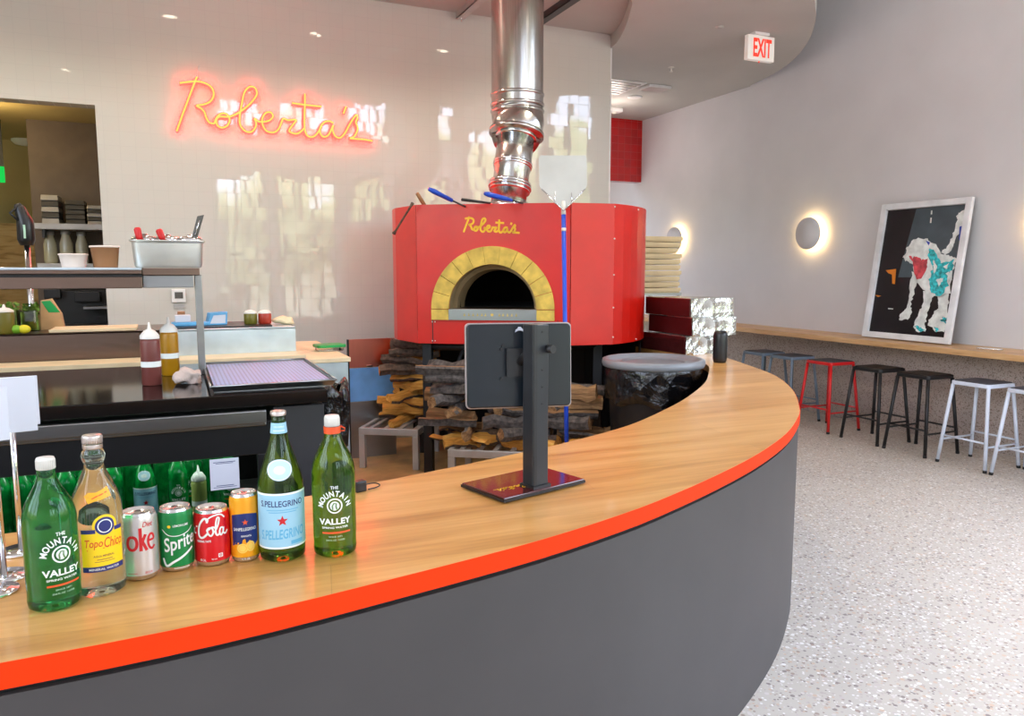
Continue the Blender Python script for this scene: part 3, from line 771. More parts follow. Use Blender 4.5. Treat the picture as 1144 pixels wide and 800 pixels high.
# ============================================================ FLUE
PX = D(578, 60, 5.65)                           # axis of the upright pipe
px_, py_ = PX.x, PX.y
fl = thing('flue_pipe', 'shiny galvanised flue pipe rising with an elbow from the red oven', 'pipe', (px_, py_, 0))
zr = zat(118, px_, py_); zb = zat(152, px_, py_)
rp_ = .187
MB().lathe([(rp_, zr+.0), (rp_, 3.6085)], 40, caps=False).lathe([(rp_+.10, 3.602), (rp_+.10, 3.609), (rp_-.01, 3.609)], 40, caps=False).build('upright_pipe', 'pipe', fl)
rb = MB()
for dz in (.0, -.045, .07): rb.lathe([(rp_, zr+dz-.012), (rp_+.008, zr+dz-.006), (rp_+.008, zr+dz+.006), (rp_, zr+dz+.012)], 40, caps=False)
rb.build('joint_ring', 'pipe', fl)
base = D(567, 236, 5.33); b_ = Vector((base.x-px_, base.y-py_, 1.885))
k1 = D(577, 150, 5.45); k1 = Vector((k1.x-px_, k1.y-py_, k1.z))
def ring_path(mbx, pts, rad):
    mbx.tube(pts, rad, 36)
el = MB(); top = Vector((0, 0, zr+.005)); mid_ = Vector((0, 0, zr-.14))
pts = [top, Vector((0, 0, zr-.05)), (mid_*2+k1*0+Vector((0, 0, zr-.10))*1)/3+Vector((-.004, -.02, 0)), mid_*.55+k1*.45, k1]
d0 = (b_-k1).normalized()
el.tube([top, Vector((0, 0, zr-.06)), Vector((-.005, -.03, zr-.13)), (Vector((0, 0, zr-.14))+k1)/2+Vector((0, 0, -.01)), k1], [rp_, rp_, rp_*.99, rp_*.97, rp_*.93], 36)
el.tube([k1-d0*.012, k1+d0*.012], rp_*1.03, 36)
el.build('elbow', 'pipe', fl)
up_l = (b_-k1).length
lo_ = MB(); lo_.tube([k1, k1+d0*up_l*.5, k1+d0*up_l*.52, b_+Vector((0, 0, -.02))], [.128, .128, .124, .12], 32); lo_.build('lower_pipe', 'pipe', fl)
lr = MB()
for t_, rr in ((.03, .145), (.40, .137), (.43, .134), (.68, .146), (.72, .15), (.76, .142)): lr.tube([k1+d0*up_l*t_, k1+d0*(up_l*t_+.018)], rr, 32)
lr.tube([b_+Vector((0, 0, -.005)), b_+Vector((0, 0, .03))], [.15, .14], 32)
lr.build('clamp_ring', 'chrome', fl)
# ceiling rails that carry the pipe
for (px0, py0, lab) in ((522, 13, 'left'), (607, 23, 'right')):
    q = P(px0, py0, 3.56); x = q.x
    t = thing('support_rail', 'steel angle rail under the ceiling on the %s of the flue pipe' % lab, 'rail', (x, TW-.02, 3.55))
    MB().box(-.035, -1.3, 0, .035, 0, .006).box(-.035, -1.3, 0, -.029, 0, .055).build('angle_bar', 'darkgrey' if lab == 'right' else 'rack', t)
    MB().cyl((0, -.04, -.03), (0, -.04, .05), .005, n=8).cyl((0, -1.0, -.03), (0, -1.0, .05), .005, n=8).build('threaded_rod', 'chrome', t)
x0_ = P(522, 13, 3.56).x; x1_ = P(607, 23, 3.56).x

# ============================================================ TOOLS ON THE OVEN, PEEL
h1, h2 = D(479, 211, 5.0), D(505, 224, 5.1); h3 = D(520, 231, 5.15)
t = thing('oven_brush', 'long brush with blue grip lying on the oven top, nearest the left edge', 'tool', h2)
MB().tube([h1-h2, (h1-h2)*.8, Vector((0, 0, 0))], [.012, .017, .013], 10).build('grip', 'blue', t)
MB().tube([(0, 0, 0), h3-h2], .006, 8).build('rod', 'darkgrey', t)
h1, h2 = D(541, 216, 4.86), D(572, 224, 4.95)
t = thing('oven_scraper', 'tool with flat blue grip lying on the oven top before the flue', 'tool', h2)
MB().tube([h1-h2, (h1-h2)*.85, (h1-h2)*.3, Vector((0, 0, 0))], [.010, .017, .016, .009], 10).build('grip', 'blue', t)
q = D(590, 229, 5.2); MB().tube([(0, 0, 0), q-h2], .006, 8).build('rod', 'darkgrey', t)
h1, h2 = D(516, 223, 4.95), D(548, 227, 5.1)
o = MB().tube([(0, 0, 0), (h2-h1)*.6, h2-h1], [.010, .009, .006], 8).build('fire_poker', 'dark'); o.location = h1
tag(o, 'thin black rod lying on the oven top between the two blue grips', 'tool')
h1, h2 = D(461, 227, 5.12), D(440, 261, 5.24)
o = MB().tube([(0, 0, 0), (h2-h1)*.12, (h2-h1)*.9, h2-h1], [.012, .007, .007, .014], 8).build('wooden_poker', 'bark'); o.location = h1
tag(o, 'brown stick hanging over the left edge of the oven', 'tool')
h1, h2 = D(466, 216, 5.2), D(474, 229, 5.25)
o = MB().tube([(0, 0, 0), (h2-h1)*.5, (h2-h1)*1.5], [.012, .014, .012], 8).build('tool_handle', 'sauce'); o.location = h1
tag(o, 'short reddish brown wooden handle at the left corner of the oven top', 'tool')
# upright peel
tp = D(629.5, 236, 4.66); bt = D(625, 500, 4.50); bt.z = .03
bt = Vector((tp.x-.02, tp.y-.12, .01))
pe = thing('pizza_peel', 'tall pizza peel with white metal blade and blue handle by the oven', 'peel', bt)
ax = (tp-bt).normalized(); sx_ = Vector((cos(-YW), sin(-YW), 0)); nrm = sx_.cross(ax).normalized()
ltop = (tp-bt).length
MB().tube([Vector((0, 0, 0)), ax*(ltop-.0)], .0135, 12).build('handle', 'blue', pe)
MB().tube([ax*(ltop-.12), ax*(ltop-.10)], .0145, 12).tube([ax*(ltop-.02), ax*(ltop+.06)], [.015, .011], 12).build('ferrule', 'capwhite', pe)
bl = MB(); wv = .143
outl = [(-.012, .02), (-wv*.5, .075), (-wv*.88, .12), (-wv, .155), (-wv*1.0, .315), (-wv*.95, .332), (wv*.95, .332), (wv, .315), (wv, .155), (wv*.88, .12), (wv*.5, .075), (.012, .02)]
Tb = Matrix(((sx_.x, ax.x, nrm.x, ax.x*ltop), (sx_.y, ax.y, nrm.y, ax.y*ltop), (sx_.z, ax.z, nrm.z, ax.z*ltop), (0, 0, 0, 1)))
bl.prism(outl, -.0015, .0015, Tb); bl.build('blade', 'alu', pe)
hk = MB()
for sgn in (-1, 1):
    hk.tube([Tb @ Vector((0, -.0, .016)), Tb @ Vector((sgn*.05, .05, .016)), Tb @ Vector((sgn*.13, .13, .016))], .004, 6).tube([Tb @ Vector((sgn*.05, .04, .01)), Tb @ Vector((sgn*.05, .11, .01))], .003, 6)
hk.build('wire_brace', 'chrome', pe)

# ============================================================ FIREWOOD AND RACKS
ang = atan2(UX.y, UX.x)
def dunnage(loc, label, w=.50, d=.60, h=.30):
    t = thing('dunnage_rack', label, 'rack', loc, ang)
    for x in (0, w-.045):
        for y in (0, d-.045): MB().box(x, y, 0, x+.045, y+.045, h-.05).build('leg', 'rack', t, .004)
    f = MB().box(0, 0, h-.05, w, .03, h).box(0, d-.03, h-.05, w, d, h).box(0, .03, h-.05, .03, d-.03, h).box(w-.03, .03, h-.05, w, d-.03, h)
    f.build('frame', 'rack', t, .004)
    for i in range(4): MB().box(.07+i*.11, .03, h-.02, .07+i*.11+.03, d-.03, h-.002).build('slat', 'rack', t)
    return t
rk = dunnage(Vector((1.19, 5.46, .004)), 'low slatted aluminium rack under firewood left of the black oven post', .45, .62)
q2 = P(500, 503, .30); dunnage(Vector((q2.x, q2.y, .004)), 'low slatted aluminium rack under firewood, right of the black oven post', .62, .55)
def log_mesh(L_, r, seed, mat_split, mat_bark):
    rnd = random.Random(seed); mb = MB(); ns = 9
    kind = rnd.random(); pts = []
    k0 = rnd.uniform(0, 6)
    for i in range(ns):
        a = 2*pi*i/ns; rad = r*(1+.30*rnd.uniform(-1, 1))
        if kind < .75 and sin(a) > .15: pts.append((rad*cos(a), rad*sin(a)*.45))       # split face on top
        else: pts.append((rad*cos(a), rad*sin(a)*.8))
    vs = []; segs = 6
    for j in range(segs+1):
        x = -L_/2+L_*j/segs; wob = (noise.noise(Vector((seed, j*.5, 0)))*.03, noise.noise(Vector((seed, 9, j*.5)))*.02)
        tp_ = 1+.12*noise.noise(Vector((seed*3.1, j*.7, 4)))
        for (y, z) in pts: vs.append((x, y*tp_+wob[0], z*tp_+wob[1]))
    fs = [(j*ns+i, j*ns+(i+1) % ns, (j+1)*ns+(i+1) % ns, (j+1)*ns+i) for j in range(segs) for i in range(ns)]
    for j in range(segs):
        for i in range(ns):
            mb.cur = 0 if (kind < .75 and sin(2*pi*(i+.5)/ns) > .1) else 1
            mb.add([vs[j*ns+i], vs[j*ns+(i+1) % ns], vs[(j+1)*ns+(i+1) % ns], vs[(j+1)*ns+i]], [(0, 1, 2, 3)])
    mb.cur = 0
    mb.add(vs[:ns], [tuple(reversed(range(ns)))]); mb.add(vs[-ns:], [tuple(range(ns))])
    return mb
def log(loc, L_, r, rz, ry, rx, seed, warm, label, group):
    mb = log_mesh(L_, r, seed, 0, 0)
    o = mb.build('firewood_log', ['splitlit' if warm else 'split', 'bark' if warm else 'barkgrey'])  # lit and shaded colours of the same wood
    bm = bmesh.new(); bm.from_mesh(o.data); bmesh.ops.remove_doubles(bm, verts=bm.verts, dist=1e-5); bm.to_mesh(o.data); bm.free()
    o.location = loc; o.rotation_euler = (rx, ry, rz); return tag(o, label, 'firewood', group)
T1 = Matrix.Translation(rk.location) @ Matrix.Rotation(ang, 4, 'Z')
rl = random.Random(3); z = .30+.004; layer = 0
while z < .90:
    r_ = rl.uniform(.032, .040); n_ = 3 if layer < 5 else 2
    for k in range(n_):
        q = T1 @ Vector((.26+rl.uniform(-.03, .05)+(.06 if layer > 3 else 0), .27+k*.125+rl.uniform(-.015, .015), z-.004))
        q.z = z+.034
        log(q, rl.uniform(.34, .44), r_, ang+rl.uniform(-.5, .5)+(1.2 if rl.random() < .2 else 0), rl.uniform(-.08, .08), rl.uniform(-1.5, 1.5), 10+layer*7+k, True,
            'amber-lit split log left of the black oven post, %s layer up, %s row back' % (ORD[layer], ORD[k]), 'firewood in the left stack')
    z += .062; layer += 1
# right stack
T2 = Matrix.Translation(Vector((q2.x, q2.y, 0))) @ Matrix.Rotation(ang, 4, 'Z')
z = .305; layer = 0
while z < .80:
    r_ = rl.uniform(.036, .048)
    for c in range(3):
        for k in range(2):
            if c == 2 and layer > 5: continue
            q = T2 @ Vector((.10+c*.40+rl.uniform(-.04, .04)-(.12 if layer > 1 else 0), .12+k*.14+rl.uniform(-.02, .02)+(.06 if layer > 2 else 0), 0)); q.z = z+.034
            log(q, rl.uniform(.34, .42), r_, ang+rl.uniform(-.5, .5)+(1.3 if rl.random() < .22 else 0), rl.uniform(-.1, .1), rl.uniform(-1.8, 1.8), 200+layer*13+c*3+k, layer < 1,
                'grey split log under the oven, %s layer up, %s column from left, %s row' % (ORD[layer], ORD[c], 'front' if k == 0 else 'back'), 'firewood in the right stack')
    z += .066; layer += 1
# two loose pieces in front on the rack
for (x0, y0, x1, y1, zz, rr, lab) in ((498, 478, 545, 494, .36, .026, 'orange brown split log slanting on the front of the right firewood rack'), (482, 487, 535, 497, .325, .024, 'long flat pale split log lying lowest on the right firewood rack')):
    a, b = P(x0, y0, zz), P(x1, y1, zz); d = b-a
    log((a+b)/2, d.length, rr, atan2(d.y, d.x), 0, .2, 900+x0, True, lab, None)

# tall stainless panel beside the wood, its reflections painted as coloured sheets
a_, b_2 = D(391, 440, 5.75), D(442, 440, 5.9)
dv = Vector((b_2.x-a_.x, b_2.y-a_.y, 0)); wd = dv.length
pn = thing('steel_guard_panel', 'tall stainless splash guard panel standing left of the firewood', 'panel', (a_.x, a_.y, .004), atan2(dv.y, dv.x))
zt = zat(380, a_.x, a_.y); zm_ = zat(412, a_.x, a_.y)
MB().box(0, 0, zm_, wd, .02, zt).build('upper_sheet', 'steelredrefl', pn, .002)
zf = zat(450, a_.x, a_.y)
MB().box(.0, .002, zf, wd, .02, zm_-.004).build('blue_reflection_sheet', 'bluerefl', pn, .002)  # blue reflection in the steel, built as a coloured sheet
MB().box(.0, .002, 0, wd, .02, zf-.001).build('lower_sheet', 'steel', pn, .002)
MB().cbox((wd*.42, -.008, zm_+.01), (.05, .016, .012)).build('latch', 'chrome', pn)
MB().box(-.012, -.006, 0, 0, .02, zt).build('edge_channel', 'dark', pn)
# ============================================================ BOTTLES AND CANS ON THE COUNTER
def place_dir(x, y, off=0): return atan2(-x, y)+off
def bprof(kind, r, h):
    if kind == 'mv':   # tall shouldered water bottle, prominent neck ring
        return [(.004, .004), (r*.80, .0), (r*.97, .006), (r, .016), (r*.985, .03), (r, .05), (r, h*.57), (r*.99, h*.61), (r*.94, h*.66), (r*.82, h*.715), (r*.64, h*.77), (r*.47, h*.82), (r*.375, h*.86), (r*.345, h*.89), (r*.335, h*.93), (r*.30, h*.94), (r*.30, h*.985), (.001, h*.985)]
    if kind == 'sp':
        return [(.004, .004), (r*.80, .0), (r*.97, .006), (r, .018), (r, h*.45), (r*.97, h*.52), (r*.86, h*.60), (r*.68, h*.68), (r*.50, h*.76), (r*.38, h*.83), (r*.33, h*.88), (r*.30, h*.93), (r*.30, h*.985), (.001, h*.985)]
    if kind == 'tc':
        return [(.004, .004), (r*.80, .0), (r*.97, .006), (r, .018), (r*.98, .05), (r, .06), (r, h*.50), (r*.98, h*.56), (r*.86, h*.64), (r*.66, h*.71), (r*.45, h*.78), (r*.36, h*.82), (r*.44, h*.85), (r*.47, h*.875), (r*.42, h*.90), (r*.34, h*.92), (r*.34, h*.985), (.001, h*.985)]
def cap(r, h, z, parent, mat, ridges=True, name='cap'):
    n = 28; mb = MB(); pr = [(r, z), (r, z+h*.86), (r*.93, z+h), (.001, z+h)]
    mb.lathe(pr, n)
    if ridges:
        for i in range(0, n): mb.cbox((0, 0, 0), (.0012, .0012, h*.75), Matrix.Rotation(2*pi*i/n, 4, 'Z') @ Matrix.Translation((r, 0, z+h*.42)))
    return mb.build(name, mat, parent)
def mv_label(t, pf, h, w, dx, mat='ink_w', small=False, fine=True):
    fl = Flat(wrap(pf, .0006)); zc_ = h*.385; r0 = w*.175
    fl.disc(dx, zc_, r0, r0, 26, 2, .82)
    fl.disc(dx, zc_, r0*.60, r0*.60, 20, 3)
    fl.text('THE', dx, zc_+w*.42, h=w*.07, bold=.02)
    fl.arc('MOUNTAIN', dx, zc_-w*.05, w*.33, w*.13, pi*.93, pi*.07, .03, .85)
    fl.text('VALLEY', dx, zc_-w*.36, w=w*.74, h=w*.14, bold=.03)
    if fine: fl.text('SPRING WATER', dx, zc_-w*.50, w=w*.6, h=w*.045, bold=.02)
    lab = fl.build('label_print', mat, t)
    f2 = Flat(wrap(pf, .0007)); f2.rect(dx-w*.30, zc_-w*.64, dx+w*.36, zc_-w*.60); f2.build('orange_line', 'ink_or', lab)
    if fine:
        f3 = Flat(wrap(pf, .0007)).text('SINCE 1871', dx, zc_-w*.71, w=w*.3, h=w*.035).text('33.8 FL OZ  1 LITER', dx, zc_-w*.79, w=w*.42, h=w*.035); f3.build('fine_print', 'ink_grey', lab)
        f4 = Flat(wrap(pf, .0009)); f4.stroke([(dx-r0*.25, zc_-r0*.5), (dx-r0*.3, zc_), (dx-.1*r0, zc_+r0*.35), (dx+r0*.2, zc_+r0*.3), (dx+r0*.15, zc_-.1*r0), (dx+r0*.3, zc_-r0*.5)], r0*.16); f4.build('emblem_line', 'gglass3', lab)
    return lab
def mv_bottle(x, y, h, r, label, glassm, off, collar, dx=0):
    t = thing('water_bottle', label, 'bottle', (x, y, Z), place_dir(x, y, off)); pf = bprof('mv', r, h)
    MB().lathe(pf, 40, caps=False).build('glass_body', glassm, t)
    mv_label(t, pf, h, r*2.05, dx)
    cap(r*.345, h*.075, h*.925, t, 'capwhite')
    if collar:
        mb = MB().lathe([(r*.385, h*.875), (r*.395, h*.925)], 28, caps=False); mb.tube([(r*.38, 0, h*.885), (r*.56, -.004, h*.888), (r*.58, -.004, h*.905), (r*.39, 0, h*.92)], .0015, 6)
        mb.build('tamper_strip', 'ink_or', t)
    return t
x, y = -.218, 1.512; mv_bottle(x, y, zat(511, x, y)-Z, .0425, 'green water bottle with white print and cap, leftmost bottle on the counter', 'gglass', .35, False, .0)
x, y = .287, 1.568; mv_bottle(x, y, zat(464, x, y)-Z, .0445, 'green water bottle with orange neck strip, rightmost in the counter row', 'gglass2', .02, True)
# yellow-label mineral water
x, y = -.148, 1.548; h = zat(486, x, y)-Z; r = .0425
t = thing('mineral_water_bottle', 'clear glass mineral water bottle with yellow label on the counter', 'bottle', (x, y, Z), place_dir(x, y, .18)); pf = bprof('tc', r, h)
MB().lathe(pf, 40, caps=False).build('glass_body', 'clglass', t)
fl = Flat(wrap(pf, .0005)); fl.rect(-.037, h*.20, .037, h*.44).disc(.004, h*.455, .021, .021).build('paper_label', 'lab_yel', t)
lab = LAST[0]
Flat(wrap(pf, .0007)).rect(-.037, h*.17, .037, h*.205).rect(-.037, h*.415, -.012, h*.44, 6).rect(.020, h*.415, .037, h*.44, 6).disc(.004, h*.455, .0165, .0165, 28, 3).build('navy_band', 'ink_navy', lab)
Flat(wrap(pf, .0009)).disc(.004, h*.455, .0125, .0125, 24, 2, .85).text('MINERAL WATER', 0, h*.187, w=.052, h=.0042).build('white_print', 'ink_w', lab)
Flat(wrap(pf, .0009)).text('Topo', -.016, h*.345, w=.030, h=.019, shear=.2, bold=.01).text('Chico', .018, h*.35, w=.034, h=.019, shear=.2, bold=.01).stroke([(-.028, h*.31), (0, h*.318), (.03, h*.312)], .0014).build('red_script', 'ink_or', lab)
Flat(wrap(pf, .0009)).text('AGUA MINERAL', 0, h*.27, w=.035, h=.004).rect(-.012, h*.245, .014, h*.25).rect(-.016, h*.232, .018, h*.236).build('small_print', 'sauce', lab)
Flat(wrap(pf, .0006)).poly([(-.026, h*.645), (-.018, h*.665), (-.006, h*.663), (.004, h*.675), (.014, h*.69), (.018, h*.655), (.02, h*.63), (.010, h*.625), (.001, h*.617), (-.010, h*.612), (-.020, h*.60), (-.023, h*.62)]).build('shoulder_sticker', 'lab_or', t)
Flat(wrap(pf, .0008)).stroke([(-.014, h*.628), (-.006, h*.640), (.002, h*.648), (.012, h*.66)], .002).build('sticker_print', 'ink_or', t)
mb = MB(); cap(r*.385, h*.052, h*.95, t, 'capsilver')
MB().lathe([(r*.36, h*.915), (r*.39, h*.92), (r*.39, h*.945)], 28, caps=False).build('neck_band', 'capsilver', t)
# blue-label sparkling water
x, y = .183, 1.589; h = zat(459, x, y)-Z; r = .046
def sp_bottle(x, y, z, h, r, label, off, glassm='gglass3', detail=True, group=None):
    t = thing('sparkling_water_bottle', label, 'bottle', (x, y, z), place_dir(x, y, off), group); pf = bprof('sp', r, h)
    MB().lathe(pf, 40, caps=False).build('glass_body', glassm, t)
    Flat(wrap(pf, .0005)).rect(-r*1.45, h*.11, r*1.45, h*.475, 24, 8).build('paper_label', 'lab_blue', t); lab = LAST[0]
    Flat(wrap(pf, .0007)).rect(-r*1.45, h*.462, r*1.45, h*.475, 24).rect(-r*1.45, h*.10, r*1.45, h*.112, 24).build('white_border', 'ink_w', lab)
    Flat(wrap(pf, .0008)).text('S.PELLEGRINO', 0, h*.405, w=r*2.0, h=r*.27, bold=.012).build('navy_name', 'ink_navy', lab)
    Flat(wrap(pf, .0008)).star(0, h*.29, r*.25).build('red_star', 'ink_red', lab)
    Flat(wrap(pf, .0007)).text('S.PELLEGRINO', 0, h*.20, w=r*2.1, h=r*.44, bold=.02, rot=.05, shear=.2).rect(r*.35, h*.125, r*.95, h*.15, 6).rect(-r*.7, h*.36, r*.75, h*.365).rect(-r*.6, h*.345, r*.65, h*.35).build('blue_print', 'ink_blue', lab)
    Flat(wrap(pf, .0006)).disc(-r*.05, h*.625, r*.56, r*.45, 30, 3).build('oval_label', 'lab_blue2', t); ov2 = LAST[0]
    Flat(wrap(pf, .0008)).disc(-r*.05, h*.625, r*.54, r*.43, 30, 1, .93).disc(-r*.05, h*.625, r*.25, r*.18, 20, 2).build('oval_print', 'ink_w', ov2)
    MB().lathe([(prof_r(pf, h*.855)+.0006, h*.855), (prof_r(pf, h*.925)+.0008, h*.925)], 28, caps=False).build('neck_label', 'lab_blue', t)
    if detail: Flat(lambda X, Y: wrap(pf, .0012)(X, Y)).text('S.PELLEGRINO', 0, h*.90, w=r*.6, h=r*.06).rect(-r*.32, h*.872, r*.32, h*.877, 6).build('neck_print', 'ink_w', t)
    MB().lathe([(r*.33, h*.972), (r*.35, h*.985), (r*.33, h*1.0), (.001, h*1.003)], 24, caps=False).build('crown_cap', 'capsilver' if detail else 'greenlid', t)
    return t
sp_bottle(x, y, Z, h, r, 'green sparkling water bottle with blue label and red star on the counter', .02)
# cans
def can(x, y, yt, r, label, body, off):
    h = zat(yt, x, y)-Z
    t = thing('drink_can', label, 'can', (x, y, Z), place_dir(x, y, off))
    k = r/.033
    pf = [(r*.78, 0), (r*.90, .004), (r, .012), (r, h-.014), (r*.93, h-.006), (r*.84, h-.002), (r*.84, h), (r*.80, h), (r*.78, h-.004), (.001, h-.004)]
    MB().lathe([(r*.6, .004), (r*.76, 0), (r*.90, .004), (r, .0121)], 36, caps=False).build('base_rim', 'can_al', t)
    MB().lathe([(r, .012), (r, h-.014), (r*.925, h-.006)], 36, caps=False).build('printed_wall', body, t)
    lid = MB().lathe([(r*.925, h-.0061), (r*.86, h-.002), (r*.86, h), (r*.81, h), (r*.79, h-.004), (.001, h-.0045)], 36, caps=False).build('lid', 'can_al', t)
    tab = Flat(lambda X, Y: (X, Y, h-.0022)).disc(.0, -.002, .0065, .011, 20, 1, .5).disc(0, .004, .006, .006, 16, 1); tab.build('pull_tab', 'can_al', lid)
    Flat(lambda X, Y: (X, Y, h-.0038)).disc(0, -.011, .010, .008, 20, 1, .85).build('mouth_score', 'darkgrey', lid)
    return t, h, wrap([(r, 0), (r, h)], .0004), wrap([(r, 0), (r, h)], .0007)
t, h, W, W2 = can(-.083, 1.59, 570, .0333, 'silver diet cola can with red letters on the counter', 'can_silver', 0)
Flat(W).text('Diet', .016, h*.845, w=.020, h=.010, shear=.3, bold=.01).text('ZERO SUGAR', .014, h*.13, w=.014, h=.004).rect(-.024, h*.13, -.006, h*.137).build('red_print', 'ink_red', t)
fk = Flat(W)
def KS(pts, w): fk.stroke([(q.x, q.y) for q in smooth_pts([Vector((a, b*h, 0)) for a, b in pts], 5)], w)
KS([(-.013, .68), (-.019, .655), (-.0215, .58), (-.019, .51), (-.013, .485), (-.007, .51), (-.0045, .58), (-.007, .655), (-.013, .68)], .0055)
KS([(-.030, .66), (-.037, .70), (-.044, .64), (-.046, .56), (-.042, .48), (-.035, .46), (-.029, .50)], .006)
KS([(.002, .80), (.002, .46)], .006); KS([(.004, .58), (.011, .70)], .0055); KS([(.005, .60), (.0125, .46)], .0055)
KS([(.017, .60), (.027, .61), (.026, .67), (.021, .69), (.0165, .64), (.0155, .57), (.018, .50), (.023, .47), (.029, .51)], .0045)
fk.build('red_letters', 'ink_red', t)
t, h, W, W2 = can(-.018, 1.61, 565, .0323, 'green lemon-lime soda can with slanted white lettering on the counter', 'can_green', .1)
Flat(W).text('Sprite', .004, h*.46, w=.066, h=.036, rot=.2, shear=.25, bold=.015).stroke([(q.x, q.y*h) for q in smooth_pts([(-.031, .24, 0), (-.024, .12, 0), (-.010, .18, 0), (.005, .24, 0), (.03, .36, 0)], 6)], .0045).stroke([(q.x, q.y*h) for q in smooth_pts([(-.031, .70, 0), (-.018, .61, 0), (0, .59, 0), (.02, .63, 0), (.031, .70, 0)], 6)], .0016).text('LEMON-LIME', .006, h*.75, w=.030, h=.0045, bold=.02).rect(-.01, h*.07, .02, h*.078).build('white_print', 'ink_w', t)
Flat(W2).disc(-.016, h*.745, .0032, .003, 12, 1).build('lemon_dot', 'lab_yel', t)
t, h, W, W2 = can(.049, 1.612, 566, .0345, 'red cola can with white script lettering on the counter', 'can_red', -.12)
fl = Flat(W)
S = lambda pts, w: fl.stroke([(q.x, q.y) for q in smooth_pts([Vector((a, b*h, 0)) for a, b in pts], 5)], w)
S([(-.006, .80), (-.004, .86), (-.012, .87), (-.022, .74), (-.023, .58), (-.015, .54), (-.004, .62)], .0042)          # C
S([(-.006, .68), (-.003, .60), (.002, .57), (.006, .63), (.004, .70), (-.002, .71), (-.006, .66), (.004, .72), (.010, .70)], .0034)   # o
S([(.008, .62), (.015, .74), (.018, .86), (.014, .87), (.011, .74), (.011, .60), (.015, .57), (.019, .62)], .0034)   # l
S([(.026, .68), (.021, .69), (.018, .62), (.021, .56), (.026, .62), (.027, .69), (.026, .60), (.031, .57), (.037, .62)], .0034)       # a
S([(-.008, .84), (.004, .91), (.020, .93), (.030, .86)], .003)
S([(-.052, .84), (-.058, .72), (-.056, .60), (-.048, .60)], .004); S([(-.045, .66), (-.042, .70), (-.040, .62), (-.044, .60), (-.046, .66)], .003); S([(-.035, .70), (-.038, .66), (-.036, .6), (-.032, .62)], .003)
fl.rect(-.031, h*.72, -.027, h*.745, 2).text('ORIGINAL TASTE', -.014, h*.475, w=.030, h=.0042, bold=.03).text('90 CAL', -.016, h*.14, w=.012, h=.005).rect(.014, h*.17, .023, h*.24, 3).text('PER CAN', .006, h*.15, w=.010, h=.003).build('white_print', 'ink_w', t)
Flat(W2).disc(.0185, h*.205, .0028, .0028, 12, 1, .5).build('label_mark', 'can_red', t)
t, h, W, W2 = can(.111, 1.605, 549, .0285, 'slim orange and navy fruit soda can on the counter', 'can_orange', 0)
Flat(W).poly([(-.028, h*.70)]+[(-.028+.056*i/10, h*(.70+.03*sin(pi*i/10))) for i in range(1, 10)]+[(.028, h*.70), (.028, h*.30), (.018, h*.24), (.004, h*.30), (-.01, h*.26), (-.02, h*.28), (-.028, h*.25)], rings=6).build('navy_field', 'can_navy', t)
Flat(W2).text('SANPELLEGRINO', 0, h*.50, w=.046, h=.0065, bold=.01).text('ARANCIATA', .002, h*.40, w=.02, h=.004).text('12 FL OZ', 0, h*.06, w=.016, h=.003).build('white_print', 'ink_w', t)
Flat(W2).star(.001, h*.60, .0065).build('red_star', 'ink_or', t)
Flat(W2).disc(-.006, h*.22, .011, .010, 22, 3).disc(.010, h*.245, .009, .011, 22, 3).build('orange_slices', 'peach', t)
Flat(wrap([(.0285, 0), (.0285, h)], .001)).disc(-.006, h*.22, .008, .0075, 20, 1, .88).disc(.010, h*.245, .006, .008, 20, 1, .88).build('slice_ring', 'lab_or', t)

# ============================================================ SIGN STANDS AT THE LEFT
def stand(px, py, ypx0, ypx1, w, lab, fx=0, lean=0):
    q = P(px, py, Z); x, y = q.x, q.y
    t = thing('card_stand', lab, 'card stand', (x, y, Z), place_dir(x, y, .0))
    zt_, zb_ = zat(ypx0, x, y)-Z, zat(ypx1, x, y)-Z
    MB().lathe([(.042, 0), (.043, .002), (.042, .005), (.006, .006)], 32).build('round_base', 'chrome', t)
    MB().cyl((0, 0, .005), (0, 0, zb_+.05), .0055, n=12).build('stem', 'chrome', t)
    MB().cbox((0, 0, zb_+.0), (.012, .010, .02)).build('clip', 'chrome', t)
    c = MB().cbox((fx, -.007, (zt_+zb_)/2), (w, .0035, zt_-zb_)); c.build('blank_card', 'card', t, .001)
    return t
stand(-8, 662, 434, 494, .090, 'chrome stand holding a blank white card, nearest one at the left edge', .0)
stand(5, 645, 423, 485, .088, 'chrome stand holding a blank white card, middle of the three at the left edge', .028)
stand(24, 616, 421, 476, .092, 'chrome stand holding a blank white card, farthest back of those at the left edge', .004)

# ============================================================ MONITOR ON ITS STAND
bc = [Vector((.686, 1.89)), Vector((.75, 1.72)), Vector((1.025, 1.798)), Vector((.961, 1.998))]
e1 = (bc[2]-bc[1]).normalized(); rzm = atan2(e1.y, e1.x)
cx_ = sum((v.x for v in bc))/4; cy_ = sum((v.y for v in bc))/4
t = thing('display_stand', 'dark monitor seen from behind on a square post with maroon base plate', 'monitor', (cx_, cy_, Z), rzm)
bp = MB().box(-.143, -.092, .006, .143, .092, .015).build('base_plate', 'maroonplate', t, .002)
MB().box(-.13, -.08, 0, .13, .08, .0062).box(-.145, -.094, .004, .145, .094, .011).build('base_underframe', 'dark', bp)
sc_ = script(.13)
fl = Flat(lambda X, Y: (-X-.055, -Y*.9-.03, .0156))
for s_ in sc_: fl.stroke([(q.x, q.y) for q in smooth_pts([Vector((x, y, 0)) for x, y in s_], 3)], .0034)
fl.build('base_script', 'yellow', bp)
pc = P(607, 545, Z+.015); lp = Vector((pc.x-cx_, pc.y-cy_)); c0, s0 = cos(-rzm), sin(-rzm); lx, ly = lp.x*c0-lp.y*s0, lp.x*s0+lp.y*c0
ly = max(ly, -.075)
zt_ = zat(362, pc.x, pc.y+.02)-Z
